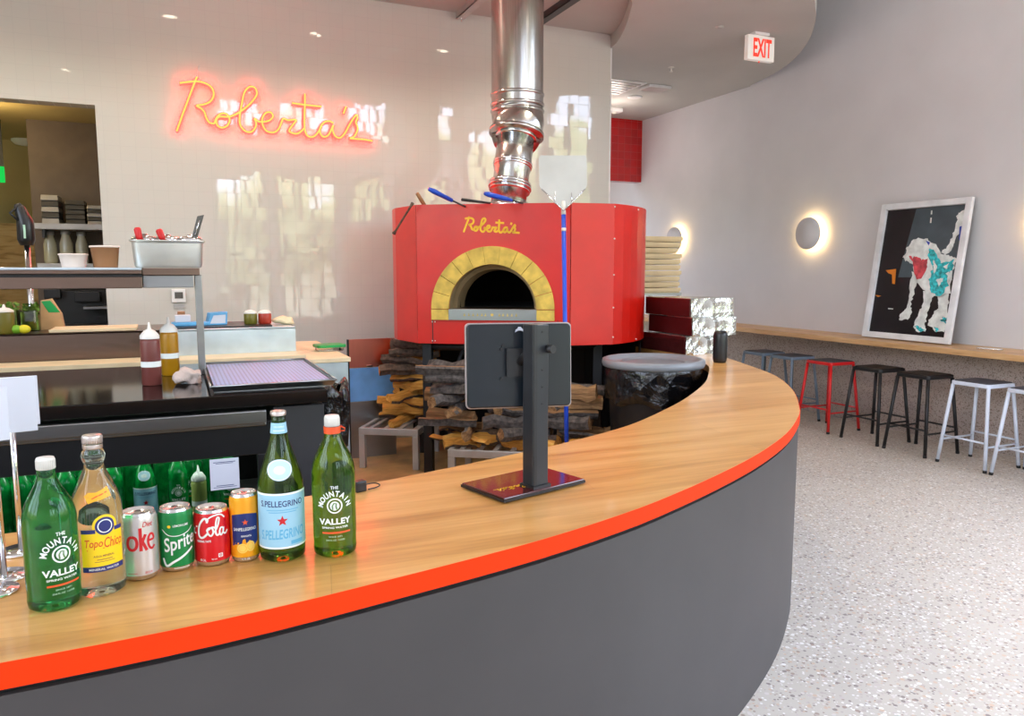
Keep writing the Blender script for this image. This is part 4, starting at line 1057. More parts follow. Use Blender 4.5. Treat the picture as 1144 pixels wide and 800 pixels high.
ps = MB().box(lx-.027, ly-.0, .015, lx+.027, ly+.045, zt_); ps.build('post', 'monpost', t, .004)
pg = MB()
for z in (.43, .33, .285, .24): pg.cbox((lx+.004, ly-.0008, z), (.007, .002, .004))
pg.box(lx-.027, ly-.002, .015, lx-.016, ly+.0, zt_).box(lx-.031, ly-.006, .015, lx+.031, ly+.05, .021)
pg.build('post_channel', 'dark', ps_ := t)
kb = MB().cyl((lx+.022, ly-.022, .385), (lx+.022, ly+.01, .385), .011, n=10).build('clamp_knob', 'dark', t)
# screen housing, turned a little to the left
sc0 = D(579, 408, 2.06); lp = Vector((sc0.x-cx_, sc0.y-cy_)); mx, my = lp.x*c0-lp.y*s0, lp.x*s0+lp.y*c0
Ts = Matrix.Translation((mx, my, sc0.z-Z)) @ Matrix.Rotation(radians(-30), 4, 'Z') @ Matrix.Rotation(radians(-3), 4, 'X')
def rr(w, h, r, n=5):
    out = []
    for cx, cy, a in ((w/2-r, h/2-r, 0), (-w/2+r, h/2-r, pi/2), (-w/2+r, -h/2+r, pi), (w/2-r, -h/2+r, 3*pi/2)):
        for i in range(n+1): out.append((cx+r*cos(a+pi/2*i/n), cy+r*sin(a+pi/2*i/n)))
    return out
RX = Matrix.Rotation(pi/2, 4, 'X')
MB().prism(rr(.292, .232, .012), -.006, .010, Ts @ RX).build('screen_rim', 'rim', t, .002)
MB().prism(rr(.286, .226, .012), .008, .018, Ts @ RX).build('rear_shell', 'monback', t, .004)
MB().prism(rr(.270, .210, .004), -.0072, -.0058, Ts @ RX).build('screen_glass', 'blackgloss', t)
MB().cbox((.0, -.032, .01), (.075, .012, .075), Ts).cyl(Ts @ Vector((0, -.03, .01)), Vector((lx, ly+.03, .385)), .014, n=12).build('mount_arm', 'dark', t)
sc1 = MB()
for (x, z) in ((-.05, .045), (-.05, -.035), (-.045, .055)): sc1.cyl(Ts @ Vector((x, -.017, z)), Ts @ Vector((x, -.029, z)), .004, n=8)
sc1.build('mount_screw', 'dark', t)
Flat(lambda X, Y: tuple(Ts @ Vector((X, -.0266, Y)))).poly([(-.013, .09), (-.011, .098), (-.007, .10), (-.004, .105), (.003, .105), (.007, .10), (.012, .098), (.013, .09), (.009, .094), (.003, .095), (-.003, .095), (-.009, .094)]).build('maker_mark', 'card', t)
# adapter and its cord on the counter
a = P(402, 549, Z); b = P(420, 543, Z)
o = thing('power_adapter', 'small black power adapter with a looped cord on the inner counter edge', 'adapter', (a.x, a.y, Z), .3)
MB().box(-.016, -.012, 0, .016, .012, .03).build('adapter_body', 'blackpl', o, .004)
MB().tube(smooth_pts([(.012, 0, .014), (.03, .012, .012), (.055, .012, .010), (.062, 0, .006), (.045, -.008, .004), (.02, -.010, .004)], 5), .0018, 6).build('cord', 'blackpl', o)
# speaker
a = P(804, 405, Z)
o = thing('portable_speaker', 'black upright cylindrical speaker at the far end of the counter', 'speaker', (a.x, a.y, Z), place_dir(a.x, a.y))
hz = zat(370, a.x, a.y)-Z
MB().lathe([(.036, 0), (.042, .012), (.045, .03), (.045, hz-.03), (.042, hz-.012), (.034, hz)], 32).build('fabric_body', 'blackpl', o)
Flat(wrap([(.045, 0), (.045, hz)], .001)).disc(0, hz*.5, .018, .045, 24, 3).build('button_panel', 'dark', o)
MB().lathe([(.032, hz), (.030, hz+.003), (.001, hz+.003)], 24).build('end_cap', 'darkgrey', o)

# ============================================================ TRASH CAN, BOXES AT THE COUNTER END
t = thing('trash_can', 'large round trash can lined with a black bag behind the counter', 'trash can', (2.74, 3.99, .004))
MB().lathe([(.22, 0), (.23, .01), (.285, .80), (.29, .84)], 40).build('can_body', 'dark', t)
MB().lathe([(.292, .845), (.315, .85), (.322, .868), (.318, .892), (.30, .898), (.285, .892), (.272, .873), (.24, .868), (.08, .872), (.001, .875)], 48, caps=False).build('lid', 'bin', t)
bg_ = MB(); n = 72; rings = [(.300, .846), (.306, .82), (.303, .76), (.30, .70), (.295, .64), (.289, .635)]; vs = []
for j, (r0, z_) in enumerate(rings):
    for i in range(n):
        a = 2*pi*i/n; k = j/len(rings); vs.append(((r0+.012*k*sin(13*a+j*.5)+.006*k*sin(29*a))*cos(a), (r0+.012*k*sin(13*a+j*.5)+.006*k*sin(29*a))*sin(a), z_+.02*k*sin(7*a)))
bg_.add(vs, [(j*n+i, j*n+(i+1) % n, (j+1)*n+(i+1) % n, (j+1)*n+i) for j in range(len(rings)-1) for i in range(n)], True); bg_.build('bag_liner', 'bag', t)
rr_ = Flat(lambda X, Y: (X, Y, .8985)); 
MB().lathe([(.19, .8715), (.20, .880), (.21, .8715)], 40, caps=False).build('lid_ridge', 'bin', t)
# wrapped cases
zb = Z
for i in range(3):
    hgt = .128; dx = (-.02, .01, 0)[i]
    t = thing('wrapped_case', 'maroon case wrapped in shiny foil, %s of the stack at the counter end' % ('bottom', 'middle', 'top')[i], 'case', (3.27+dx, 4.33-dx, zb), (.02, -.03, .0)[i], 'foil wrapped cases at the counter end')
    MB().box(0, 0, 0, .37, .55, hgt).build('carton', 'maroon', t, .006)
    w_b = MB(); nx, nz = 22, 8
    vs = [(.004+.37*i_/nx, -.006-.006*abs(noise.noise(Vector((i_*.7, j*.8, i*3)))), hgt*j/nz+.0) for j in range(nz+1) for i_ in range(nx+1)]
    w_b.add(vs, [(j*(nx+1)+k, j*(nx+1)+k+1, (j+1)*(nx+1)+k+1, (j+1)*(nx+1)+k) for j in range(nz) for k in range(nx)], True)
    w_b.box(.0, -.004, hgt-.002, .372, .3, hgt+.003)
    w_b.build('foil_film', 'foil', t)
    zb += hgt+.004
# steel shelf unit and pizza boxes behind
SZ = 1.26
t = thing('steel_shelf_unit', 'steel shelf unit behind the foil wrapped cases carrying pizza boxes', 'shelf', (3.50, 5.32, 0))
for x in (0, .40):
    for y in (0, .42): MB().box(x, y, 0.0, x+.025, y+.025, SZ-.02).build('post', 'rack', t)
for z in (.3, .8, SZ-.02): MB().box(0, 0, z, .425, .445, z+.02).build('shelf', 'steel', t)
for i in range(10):
    jx, jy, ra = random.uniform(-.012, .012), random.uniform(-.01, .01), random.uniform(-.03, .03)
    if i == 7: jx -= .02
    cx = 3.74+jx; t = thing('pizza_box', 'closed kraft cardboard pizza box, %s from the bottom of its stack' % ORD[i], 'pizza box', (cx, 5.56+jy, SZ+.0005+i*.0475), ra, 'stacked pizza boxes')
    MB().box(-.195, -.195, 0, .195, .195, .040).build('tray', 'kraft', t, .002)
    MB().box(-.203, -.203, .012, .203, .203, .042).build('lid', 'kraft', t, .002)

# ============================================================ RIGHT WALL: LEDGE, STOOLS, SCONCES, PICTURE
LZ = .84
lg = MB().box(RW-.45, -1.0, LZ-.045, RW-.001, 9.0, LZ).build('wall_ledge', 'ledgewood', None, .003)
tag(lg, 'long light wooden drink ledge fixed along the right wall', 'ledge')
def stool(b, label, mat, padm, group=None):
    h = .635; t = thing('bar_stool', label, 'stool', (5.455, b, 0), 0, group)
    s_ = .152
    MB().prism(rr(s_*2, s_*2, .03), h-.032, h-.004).build('seat', mat, t, .006)
    MB().prism(rr(s_*2-.03, s_*2-.03, .02), h-.006, h+.001).build('seat_inlay', padm, t, .002)
    f = .187
    for sx in (-1, 1):
        for sy in (-1, 1):
            MB().tube([(sx*(s_-.016), sy*(s_-.016), h-.03), (sx*f, sy*f, .012)], .0135, 4 if False else 8).build('leg', mat, t)
            MB().tube([(sx*(f-.001), sy*(f-.001), .02), (sx*(f+.001), sy*(f+.001), 0)], .0145, 8).build('foot_cap', 'dark', t)
    zr_ = .21; k = s_-.016+(f-s_+.016)*(h-.03-zr_)/(h-.042)
    for i, (p, q) in enumerate((((-k, -k), (k, -k)), ((k, -k), (k, k)), ((k, k), (-k, k)), ((-k, k), (-k, -k)))):
        dz = .0 if i % 2 else .03
        MB().tube([(*p, zr_-dz), (*q, zr_-dz)], .0075, 8).build('foot_rail', mat, t)
    return t
stool(5.99, 'blue grey metal stool farthest along the ledge, partly behind the counter', 'stoolgrey', 'seatpad', 'blue grey stools')
stool(5.60, 'blue grey metal stool standing next to the red stool', 'stoolgrey', 'seatpad', 'blue grey stools')
stool(5.13, 'red metal bar stool under the wall ledge', 'stoolred', 'seatpad')
stool(4.61, 'black metal bar stool right beside the red stool', 'dark', 'blackpl', 'black stools')
stool(4.17, 'black metal bar stool between the other black one and a white stool', 'dark', 'blackpl', 'black stools')
stool(3.69, 'whitish metal bar stool beside the black stools, fully in view', 'stoolwhite', 'seatpad', 'white stools')
stool(3.27, 'whitish metal bar stool cut off by the right edge of the picture', 'stoolwhite', 'seatpad', 'white stools')
def sconce(b, z, label):
    t = thing('wall_sconce', label, 'wall light', (RW, b, z), 0, 'round disc sconces on the right wall')
    Ry = Matrix.Rotation(-pi/2, 4, 'Y')
    MB().lathe([(.001, .065), (.150, .065), (.160, .070), (.162, .078), (.160, .088), (.001, .092)], 48, T=Ry, caps=False).build('disc_shade', 'paint', t)
    MB().lathe([(.07, 0), (.07, .064)], 24, T=Ry).build('wall_mount', 'white', t)
    MB().lathe([(.110, .058), (.145, .058), (.145, .0645), (.110, .0645)], 40, T=Ry, caps=False).build('led_ring', 'ledwarm', t)
sconce(5.93, 1.822, 'round disc wall light glowing left of the framed picture')
sconce(8.2, 1.84, 'round disc wall light glowing behind the pizza boxes')
sconce(3.58, 1.80, 'round disc wall light right of the framed picture, at the picture edge')
# framed picture leaning on the ledge
bl_, br2 = PA(972, 383, RW-.20), PA(1063, 387, RW-.20)
q0 = P(972, 383, LZ); q1 = P(1063, 388, LZ); wv = .80
ybL, ybR = 5.02, 4.22
t = thing('framed_picture', 'large white framed picture of a shaggy teal animal leaning on the ledge', 'picture', (RW-.22, (ybL+ybR)/2, LZ+.001), 0)
hh = 1.20; W_ = .86
lean = math.asin(.17/hh)
# local frame: x along -b (to the right as seen), y up the leaning plane, n towards the room
up = Vector((sin(lean), 0, cos(lean))); xr = Vector((0, -1, 0)); nn = Vector((-cos(lean), 0, sin(lean)))
def fp(x, y, n=0): return Vector((0, 0, 0))+xr*x+up*y+nn*n
TF = Matrix(((xr.x, up.x, nn.x, 0), (xr.y, up.y, nn.y, 0), (xr.z, up.z, nn.z, .006), (0, 0, 0, 1)))
fw = .052
MB().box(-W_/2, 0, 0, -W_/2+fw, hh, .035, TF).box(W_/2-fw, 0, 0, W_/2, hh, .035, TF).box(-W_/2+fw, 0, 0, W_/2-fw, fw, .035, TF).box(-W_/2+fw, hh-fw, 0, W_/2-fw, hh, .035, TF).build('frame', 'frame_w', t, .003)
MB().box(-W_/2+.01, .01, -.004, W_/2-.01, hh-.01, .006, TF).build('backing_board', 'art_dark', t)
def art(x, y): # photo zoom coords -> print coords via bilinear of print corners (150,125) (478,98) (400,705) (75,680)
    A_, B3, C3, D3 = (150, 125), (478, 98), (398, 705), (75, 680)
    # invert approx by Newton
    u, v = .5, .5
    for _ in range(12):
        fx = (1-u)*(1-v)*A_[0]+u*(1-v)*B3[0]+u*v*C3[0]+(1-u)*v*D3[0]-x; fy = (1-u)*(1-v)*A_[1]+u*(1-v)*B3[1]+u*v*C3[1]+(1-u)*v*D3[1]-y
        a11 = (1-v)*(B3[0]-A_[0])+v*(C3[0]-D3[0]); a12 = (1-u)*(D3[0]-A_[0])+u*(C3[0]-B3[0]); a21 = (1-v)*(B3[1]-A_[1])+v*(C3[1]-D3[1]); a22 = (1-u)*(D3[1]-A_[1])+u*(C3[1]-B3[1])
        det = a11*a22-a12*a21; u -= (fx*a22-fy*a12)/det; v -= (fy*a11-fx*a21)/det
    return (-W_/2+fw+u*(W_-2*fw), hh-fw-v*(hh-2*fw))
def paint(name, mat, polys, off, rag=0):
    fl = Flat(lambda X, Y: tuple(TF @ Vector((X, Y, .006+off))))
    for pts in polys:
        if rag:
            out = []
            for i, p in enumerate(pts):
                q = pts[(i+1) % len(pts)]
                for k in range(5):
                    s_ = k/5; out.append((p[0]+(q[0]-p[0])*s_+random.uniform(-rag, rag), p[1]+(q[1]-p[1])*s_+random.uniform(-rag, rag)))
            pts = out
        pp = [art(*p) for p in pts]; fl.put(pp, [tuple(t3) for t3 in tessellate_polygon([[Vector((x, y, 0)) for x, y in pp]])])
    return fl.build(name, mat, t)
paint('slate_patch', 'art_slate', [[(275, 116), (472, 100), (430, 430), (200, 430)]], .0006)
paint('animal', 'art_white', [
    [(255, 265), (285, 250), (320, 255), (355, 280), (380, 320), (410, 330), (438, 340), (425, 400), (412, 500), (380, 520), (340, 515), (300, 480), (270, 430), (262, 370), (240, 355), (222, 340), (235, 300)],
    [(262, 400), (285, 440), (265, 520), (255, 560), (265, 590), (245, 625), (208, 628), (215, 595), (240, 570), (250, 500)],
    [(310, 490), (350, 510), (330, 580), (318, 640), (320, 675), (290, 680), (270, 660), (285, 610), (305, 560)],
    [(365, 510), (412, 500), (405, 570), (410, 640), (395, 680), (355, 675), (325, 640), (345, 600), (368, 570)],
    [(375, 320), (400, 290), (420, 250), (432, 200), (440, 140), (465, 125), (475, 130), (465, 190), (440, 240), (425, 290), (400, 325)]], .0012, 4)
paint('teal_marks', 'art_teal', [[(330, 290), (365, 330), (380, 370), (430, 345), (420, 400), (400, 410), (405, 470), (375, 515), (340, 500), (330, 440), (345, 380), (325, 330)], [(272, 655), (290, 650), (312, 668), (298, 682)], [(385, 610), (405, 612), (400, 640), (378, 625)], [(352, 655), (372, 668), (362, 680)]], .0018, 5)
paint('white_strokes', 'art_white', [[(350, 350), (362, 380), (352, 420), (345, 380)], [(385, 380), (410, 365), (400, 395)], [(360, 440), (390, 430), (372, 470)]], .0022, 3)
paint('open_mouth', 'art_pink', [[(245, 330), (280, 335), (310, 350), (325, 345), (322, 390), (300, 435), (280, 440), (268, 400), (262, 360)]], .0022, 2)
paint('white_teeth', 'art_white', [[(255, 325), (262, 345), (270, 328)], [(290, 330), (300, 352), (312, 335)], [(222, 330), (232, 358), (246, 340)]], .0026)
paint('blue_patch', 'art_bluep', [[(316, 262), (334, 270), (328, 285)], [(448, 200), (460, 195), (455, 255), (446, 262)]], .0024)
paint('orange_corner', 'art_orange', [[(145, 398), (192, 392), (188, 462), (176, 460), (174, 418), (158, 412)], [(100, 512), (128, 516), (112, 522)]], .0024)
paint('road_dashes', 'art_white', [[(336, 125), (342, 125), (341, 143), (335, 143)], [(334, 158), (340, 158), (338, 182), (332, 182)], [(160, 572), (182, 574), (182, 578), (160, 577)]], .0024)
a = P(1108, 390.5, LZ)
o = thing('phone', 'flat pale phone lying on the ledge right of the picture', 'phone', (RW-.24, a.y, LZ), .15)
MB().prism(rr(.08, .17, .012), .0, .009).build('body', 'can_al', o, .002); MB().prism(rr(.072, .16, .01), .009, .0096).build('screen', 'white', o)

# ============================================================ CEILING FITTINGS
q = P(849, 37, 3.49)
t = thing('exit_sign', 'white ceiling mounted sign reading EXIT in red letters', 'exit sign', (q.x, q.y, 3.49))
MB().cbox((0, 0, -.012), (.16, .07, .024)).build('canopy', 'white', t, .004)
MB().box(-.145, -.024, -.235, .145, .024, -.028).build('housing', 'exitwhite', t, .004)
Flat(plane((.0, -.0245, -.13), (1, 0, 0), (0, 0, 1), (0, -1, 0), .0012)).text('EXIT', .012, 0, w=.20, h=.155, bold=.03).build('letters', 'exitred', t)
MB().cyl((0, 0, -.236), (0, 0, -.246), .006, n=10).build('indicator_lamp', 'exitred', t)
q = P(732, 97, 3.49)
t = thing('smoke_detector', 'small square white fitting on the low ceiling left of the exit sign', 'ceiling fitting', (q.x, q.y, 3.49))
MB().box(-.15, -.11, -.03, .15, .11, 0).build('housing', 'white', t, .01); MB().box(-.13, -.09, -.034, .13, .09, -.03).build('face_plate', 'capsilver', t)
q = P(696, 95, 3.49)
t = thing('air_vent', 'square white air vent in the corridor ceiling by the tile wall end', 'vent', (q.x-.12, q.y+.1, 3.49))
MB().box(-.3, -.3, -.012, .3, .3, 0).build('frame', 'white', t, .003)
for i in range(6): MB().box(-.26, -.25+i*.09, -.02, .26, -.25+i*.09+.03, -.011).build('slat', 'rack', t)
q = P(709, 108, 3.49); t = thing('recessed_light', 'small round recessed light in the corridor ceiling', 'ceiling light', (q.x, q.y, 3.49))
MB().lathe([(.085, 0), (.085, -.012), (.06, -.015), (.001, -.015)], 24, caps=False).build('trim_ring', 'white', t)
q = P(686, 121, 3.49); t = thing('motion_sensor', 'small white box sensor in the corridor ceiling corner', 'sensor', (q.x, q.y, 3.49))
MB().box(-.10, -.06, -.05, .10, .06, 0).build('housing', 'white', t, .01); MB().lathe([(.03, -.05), (.028, -.066), (.001, -.07)], 16, caps=False).build('lens', 'capwhite', t)
q = P(750, 75, 3.49); t = thing('sprinkler_head', 'small fire sprinkler on the low ceiling nearer the oven', 'sprinkler', (q.x, q.y, 3.49))
MB().lathe([(.03, 0), (.028, -.006), (.008, -.008), (.008, -.04), (.018, -.042), (.018, -.046), (.001, -.046)], 16, caps=False).build('head', 'capwhite', t)
q = P(804, 30, 3.49); t = thing('sprinkler_head', 'flat concealed sprinkler cap on the low ceiling left of the exit sign', 'sprinkler', (q.x, q.y, 3.49))
MB().lathe([(.035, 0), (.035, -.005), (.001, -.006)], 20, caps=False).build('cover', 'soffit', t)
# ============================================================ WORK COUNTER WITH THE BOTTLE FRIDGE
WZ = .99; FB = 3.0
fa1 = .53; dr = PB(300, 480, FB).x
t = thing('undercounter_fridge', 'black worktop fridge with glass door full of green bottles behind the counter', 'fridge', (0, 0, 0))
MB().box(-2.2, FB-.03, WZ-.05, fa1, 4.06, WZ).build('worktop', 'blackgloss', t, .004)
MB().box(-2.2, FB+.62, .1, fa1, FB+.66, WZ-.05).box(-2.2, FB+.02, .1, -2.16, FB+.62, WZ-.05).box(-2.2, FB+.02, .08, dr+.06, FB+.62, .12).box(dr+.03, FB+.02, .1, dr+.06, FB+.62, WZ-.05).box(-2.2, 3.7, 0, fa1, 4.0, WZ-.05).build('cabinet_body', 'dark', t)
MB().box(dr+.02, FB, .06, fa1-.01, FB+.6, WZ-.062).build('compressor_panel', 'darkgrey', t, .004)
MB().box(-2.18, FB+.03, .49, dr+.03, FB+.6, .50).build('wire_shelf', 'rack', t)
zg = zat(514, 0, FB); zh0, zh1 = zat(480, -.1, FB), zat(465, -.1, FB)
dmb = MB().box(-2.18, FB-.02, zg, dr+.01, FB+.02, WZ-.11).box(dr-.045, FB-.02, .15, dr+.01, FB+.02, zg).box(-2.18, FB-.02, .15, dr+.01, FB+.02, .24).box(-.86, FB-.02, .24, -.80, FB+.02, zg)
dd = dmb.build('door_frame', 'blackpl', t, .003)
MB().box(-2.1, FB-.045, zh0, dr-.01, FB-.018, zh1).box(-2.1, FB-.03, zh0-.012, dr-.01, FB-.018, zh0).build('handle', 'steel', dd, .004)
MB().box(-2.15, FB+.004, .24, -.86, FB+.008, zg).box(-.80, FB+.004, .24, dr-.045, FB+.008, zg).build('glass_pane', 'pane', dd)
fc = area('fridge_lamp', (-.7, FB+.07, WZ-.14), (0, 0, 0), 2.2, .03, 7, (.92, 1, .95)); fc.rotation_euler = (radians(-20), 0, 0)
p0, p1 = PB(234, 514, FB-.024), PB(268, 545, FB-.024)
t = thing('paper_notice', 'small white paper notice taped to the fridge door', 'paper', (p0.x, FB-.0215, p1.z))
MB().box(0, -.001, 0, p1.x-p0.x, 0, p0.z-p1.z).build('sheet', 'card', t)
fl = Flat(plane((0, -.0012, 0), (1, 0, 0), (0, 0, 1), (0, -1, 0), .0003)); wv, hv = p1.x-p0.x, p0.z-p1.z
fl.rect(wv*.12, hv*.88, wv*.88, hv*.90, 1).rect(wv*.2, hv*.84, wv*.8, hv*.855, 1).rect(wv*.2, hv*.12, wv*.8, hv*.14, 1).rect(wv*.1, hv*.07, wv*.9, hv*.085, 1); fl.build('small_print', 'can_navy', t.children[0])
# chilled bottles: one of each kind is built, then copied
hB = .285; sz = .50
def chilled(x, y, px, label, grp, proto):
    if proto == 'mv':
        t = thing('water_bottle', label, 'bottle', (x, y, sz), place_dir(x, y), grp); pf = bprof('mv', .037, hB)
        MB().lathe(pf, 28, caps=False).build('glass_body', 'fgglass', t); mv_label(t, pf, hB, .037*1.95, 0, 'ink_w', fine=False)
        cap(.037*.345, .02, hB*.925, t, 'capwhite', False); return t
    if proto == 'plain':
        t = thing('water_bottle', label, 'bottle', (x, y, sz), 0, grp); pf = bprof('mv', .037, hB)
        MB().lathe(pf, 24, caps=False).build('glass_body', 'fgglass', t); cap(.037*.345, .02, hB*.925, t, 'greenlid', False); return t
x = PB(162, 540, 3.12).x; sp_bottle(x, 3.12, sz, .30, .041, 'chilled sparkling water bottle with blue label and green cap inside the fridge', 0, 'fgglass', False)
x = PB(199, 540, 3.12).x; mvp = chilled(x, 3.12, 0, 'chilled green bottle with white print, right beside the blue-label bottle in the fridge', 'chilled bottles in front', 'mv')
x2 = PB(216, 540, 3.22).x; dup(mvp, (x2, 3.22, sz), None, 'chilled green bottle with white print, half hidden behind the squeeze bottle in the fridge')
x3 = PB(256, 540, 3.12).x; dup(mvp, (x3, 3.12, sz), None, 'chilled green bottle with white print, rightmost in the fridge under the paper notice')
front = [PB(p, 540, 3.12).x for p in (126, 98, 74, 48, 24, 0, -24)]
pp = None
for i, x in enumerate(front):
    lab = 'plain chilled bottle in the fridge front row, %s left of the blue-label one' % ORD[i]
    if pp is None: pp = chilled(x, 3.12, 0, lab, 'chilled bottles in front', 'plain')
    else: dup(pp, (x, 3.12, sz), None, lab)
for i, p in enumerate((246, 228, 182, 150, 130, 110, 88, 66, 44, 22, 2)):
    dup(pp, (PB(p, 540, 3.27).x, 3.27, sz), None, 'plain chilled green bottle in the fridge back row, %s from the right' % ORD[i], 'chilled bottles at the back')
def squeeze(x, y, z, r, h, bodymat, label, name='squeeze_bottle', band=True, nozzle=True, group=None, rz=0):
    t = thing(name, label, 'bottle', (x, y, z), place_dir(x, y), group)
    hb = h*.74
    MB().lathe([(r*.9, 0), (r, .004), (r, hb*.93), (r*.93, hb)], 28).build('body', bodymat, t)
    if nozzle: MB().lathe([(r*.98, hb), (r*.98, hb+h*.05), (r*.55, hb+h*.13), (r*.22, hb+h*.15), (r*.08, h), (.001, h)], 24, caps=False).build('nozzle_cap', 'semi', t)
    else: MB().lathe([(r*.98, hb), (r*.98, hb+h*.10), (r*.6, hb+h*.2), (.001, h)], 24, caps=False).build('lid', 'semi', t)
    if band: MB().lathe([(r+.0006, hb*.40), (r+.0006, hb*.52)], 28, caps=False).build('tape_band', 'ink_w', t)
    return t
x = PB(222, 540, 3.055).x; squeeze(x, 3.055, sz, .027, zat(520, x, 3.055)-sz, 'limesauce', 'pale green squeeze bottle with white nozzle inside the fridge')

# things on the worktop
q = P(170, 430, WZ); squeeze(q.x, q.y, WZ, .037, zat(360, q.x, q.y)-WZ, 'purple', 'maroon squeeze bottle with white band on the black worktop')
q = P(191, 419, WZ); squeeze(q.x, q.y, WZ, .037, zat(354, q.x, q.y)-WZ, 'mustard', 'mustard yellow squeeze bottle with white band on the black worktop')
t = thing('sheet_tray', 'steel sheet tray with bluish perforated liner on the black worktop', 'tray', (.345, 3.445, WZ+.0005), 0)
W2_, D2 = .235, .40
tr = MB(); tr.box(-W2_+.012, -D2+.012, 0, W2_-.012, D2-.012, .003)
rim = [(-W2_+.012, -D2+.012, .002), (W2_-.012, -D2+.012, .002), (W2_-.012, D2-.012, .002), (-W2_+.012, D2-.012, .002)]
rt = [(-W2_, -D2, .024), (W2_, -D2, .024), (W2_, D2, .024), (-W2_, D2, .024)]
tr.add(rim+rt, [(0, 1, 5, 4), (1, 2, 6, 5), (2, 3, 7, 6), (3, 0, 4, 7)]); tr.tube([rt[0], rt[1]], .004, 8).tube([rt[1], rt[2]], .004, 8).tube([rt[2], rt[3]], .004, 8).tube([rt[3], rt[0]], .004, 8)
tr.build('tray_pan', 'steel', t)
pm = NT('perforated liner'); v = pm.coord(); vo = pm.n('ShaderNodeTexVoronoi'); vo.inputs['Randomness'].default_value = 0; vo.inputs['Scale'].default_value = 62; pm.l(v, vo.inputs['Vector'])
pm.set(pm.mix(pm.math('LESS_THAN', vo.outputs['Distance'], .26), (140, 168, 214), (56, 72, 110)), .35); m['liner'] = pm.m
MB().box(-W2_+.014, -D2+.014, .012, W2_-.014, D2-.014, .018).build('perforated_liner', 'liner', t)
q = P(220, 430, WZ)
o = MB().sphere((0, 0, .025), .055, 24, (1, .9, .6), .9).build('crumpled_cloth', 'cloth'); o.location = (q.x-.02, q.y+.05, WZ)
for v in o.data.vertices: v.co.z = max(0, v.co.z+.012*noise.noise(v.co*40)); v.co.x += .012*noise.noise(v.co*33+Vector((5, 0, 0)))
tag(o, 'crumpled pinkish cloth left of the sheet tray', 'cloth')
# slim bin with black bag between worktop and guard panel
t = thing('waste_bin', 'slim bin with crumpled black bag right of the work counter', 'bin', (.64, 3.68, .004))
MB().lathe([(.085, 0), (.10, .78)], 24).build('bin_body', 'dark', t)
bgm = MB(); n = 48; vs = []; rings = [(.08, .87), (.10, .90), (.112, .88), (.113, .84), (.112, .76), (.105, .60)]
for j, (r0, z_) in enumerate(rings):
    for i in range(n):
        a = 2*pi*i/n; rr0 = r0*(1+.06*sin(5*a+j)+.04*sin(11*a)); vs.append((rr0*cos(a), rr0*sin(a), z_+.018*sin(3*a+1)+.012*sin(8*a)))
bgm.add(vs, [(j*n+i, j*n+(i+1) % n, (j+1)*n+(i+1) % n, (j+1)*n+i) for j in range(len(rings)-1) for i in range(n)], True); bgm.build('bag_liner', 'bag', t)

# ============================================================ OVER-SHELF AND WHAT STANDS ON IT
s0, s1 = zat(322, -.1, 3.45), zat(299, -.1, 3.45)
xl = PB(158, 300, 3.45).x; xr_ = PB(220, 300, 3.5).x
t = thing('over_shelf', 'stainless pass shelf on posts above the work counter', 'shelf', (0, 3.45, 0))
MB().box(-1.7, -.002, s1-.010, xl, .40, s1).build('top_board', 'litsteel', t, .002)
MB().box(-1.7, 0, s1-.026, xl, .006, s1-.010).box(-1.7, .39, s0, xl, .40, s1).build('upper_shelf', 'steelh', t, .002)
MB().box(-1.7, .012, s0+.04, xl, .02, s1-.012).build('shadow_channel', 'dark', t)
MB().box(-1.7, 0, s0, xl, .012, s1-.038).box(-1.7, .012, s0, xl, .39, s0+.004).build('lower_rail', 'steelh', t, .002)
MB().box(xl, .05, s1-.032, xr_+.01, .39, s1-.002).build('end_shelf', 'steelh', t, .002)
MB().box(xl, .07, s0+.0, xr_-.015, .09, s1-.032).build('end_rail', 'steel', t, .002)
for x in (.085, -1.6): MB().box(x, .16, WZ, x+.03, .19, s1-.03).build('post', 'steel', t, .003)
SH = s1
pl0, pr0 = PB(144, 280, 3.52).x, PB(230, 280, 3.52).x; cxp = (pl0+pr0)/2; wp = pr0-pl0; pz1 = zat(269, cxp, 3.52); hp = pz1-SH
t = thing('hotel_pan', 'deep stainless pan holding smaller round pans on the shelf end', 'pan', (cxp, 3.655, SH+.0005))
dp = .125
def rrz(w, d, r): return rr(w, d, r, 4)
pv = MB(); lv = [(wp*.86, dp*1.76, .03, 0), (wp*.90, dp*1.84, .032, .01), (wp*.94, dp*1.92, .035, hp*.9), (wp*.95, dp*1.94, .035, hp-.004), (wp, dp*2.06, .04, hp-.002), (wp, dp*2.06, .04, hp+.003), (wp*.93, dp*1.9, .035, hp+.003), (wp*.93, dp*1.9, .035, hp-.01), (wp*.86, dp*1.76, .03, .008)]
vs = []; k = 20
for (w_1, d_1, r_1, z_1) in lv: vs += [(x, y, z_1) for x, y in rrz(w_1, d_1, r_1)]
pv.add(vs, [(j*k+i, j*k+(i+1) % k, (j+1)*k+(i+1) % k, (j+1)*k+i) for j in range(len(lv)-1) for i in range(k)], True); pv.add(vs[:k], [tuple(range(k))]); pv.add(vs[-k:], [tuple(range(k))])
pv.build('pan_body', 'pansteel', t)
for i in range(3):
    x = cxp+(i-1)*wp*.30
    t = thing('round_insert', 'round steel insert with domed lid, %s in the deep pan' % ('left', 'middle', 'right')[i], 'insert', (x, 3.645, SH+.012), 0, 'round inserts in the pan')
    MB().lathe([(.044, 0), (.050, hp-.02), (.054, hp-.008)], 24).build('insert_cup', 'steel', t)
    MB().lathe([(.054, hp-.007), (.053, hp+.002), (.042, hp+.010), (.012, hp+.013), (.010, hp+.020), (.001, hp+.021)], 24, caps=False).build('domed_lid', 'chrome', t)
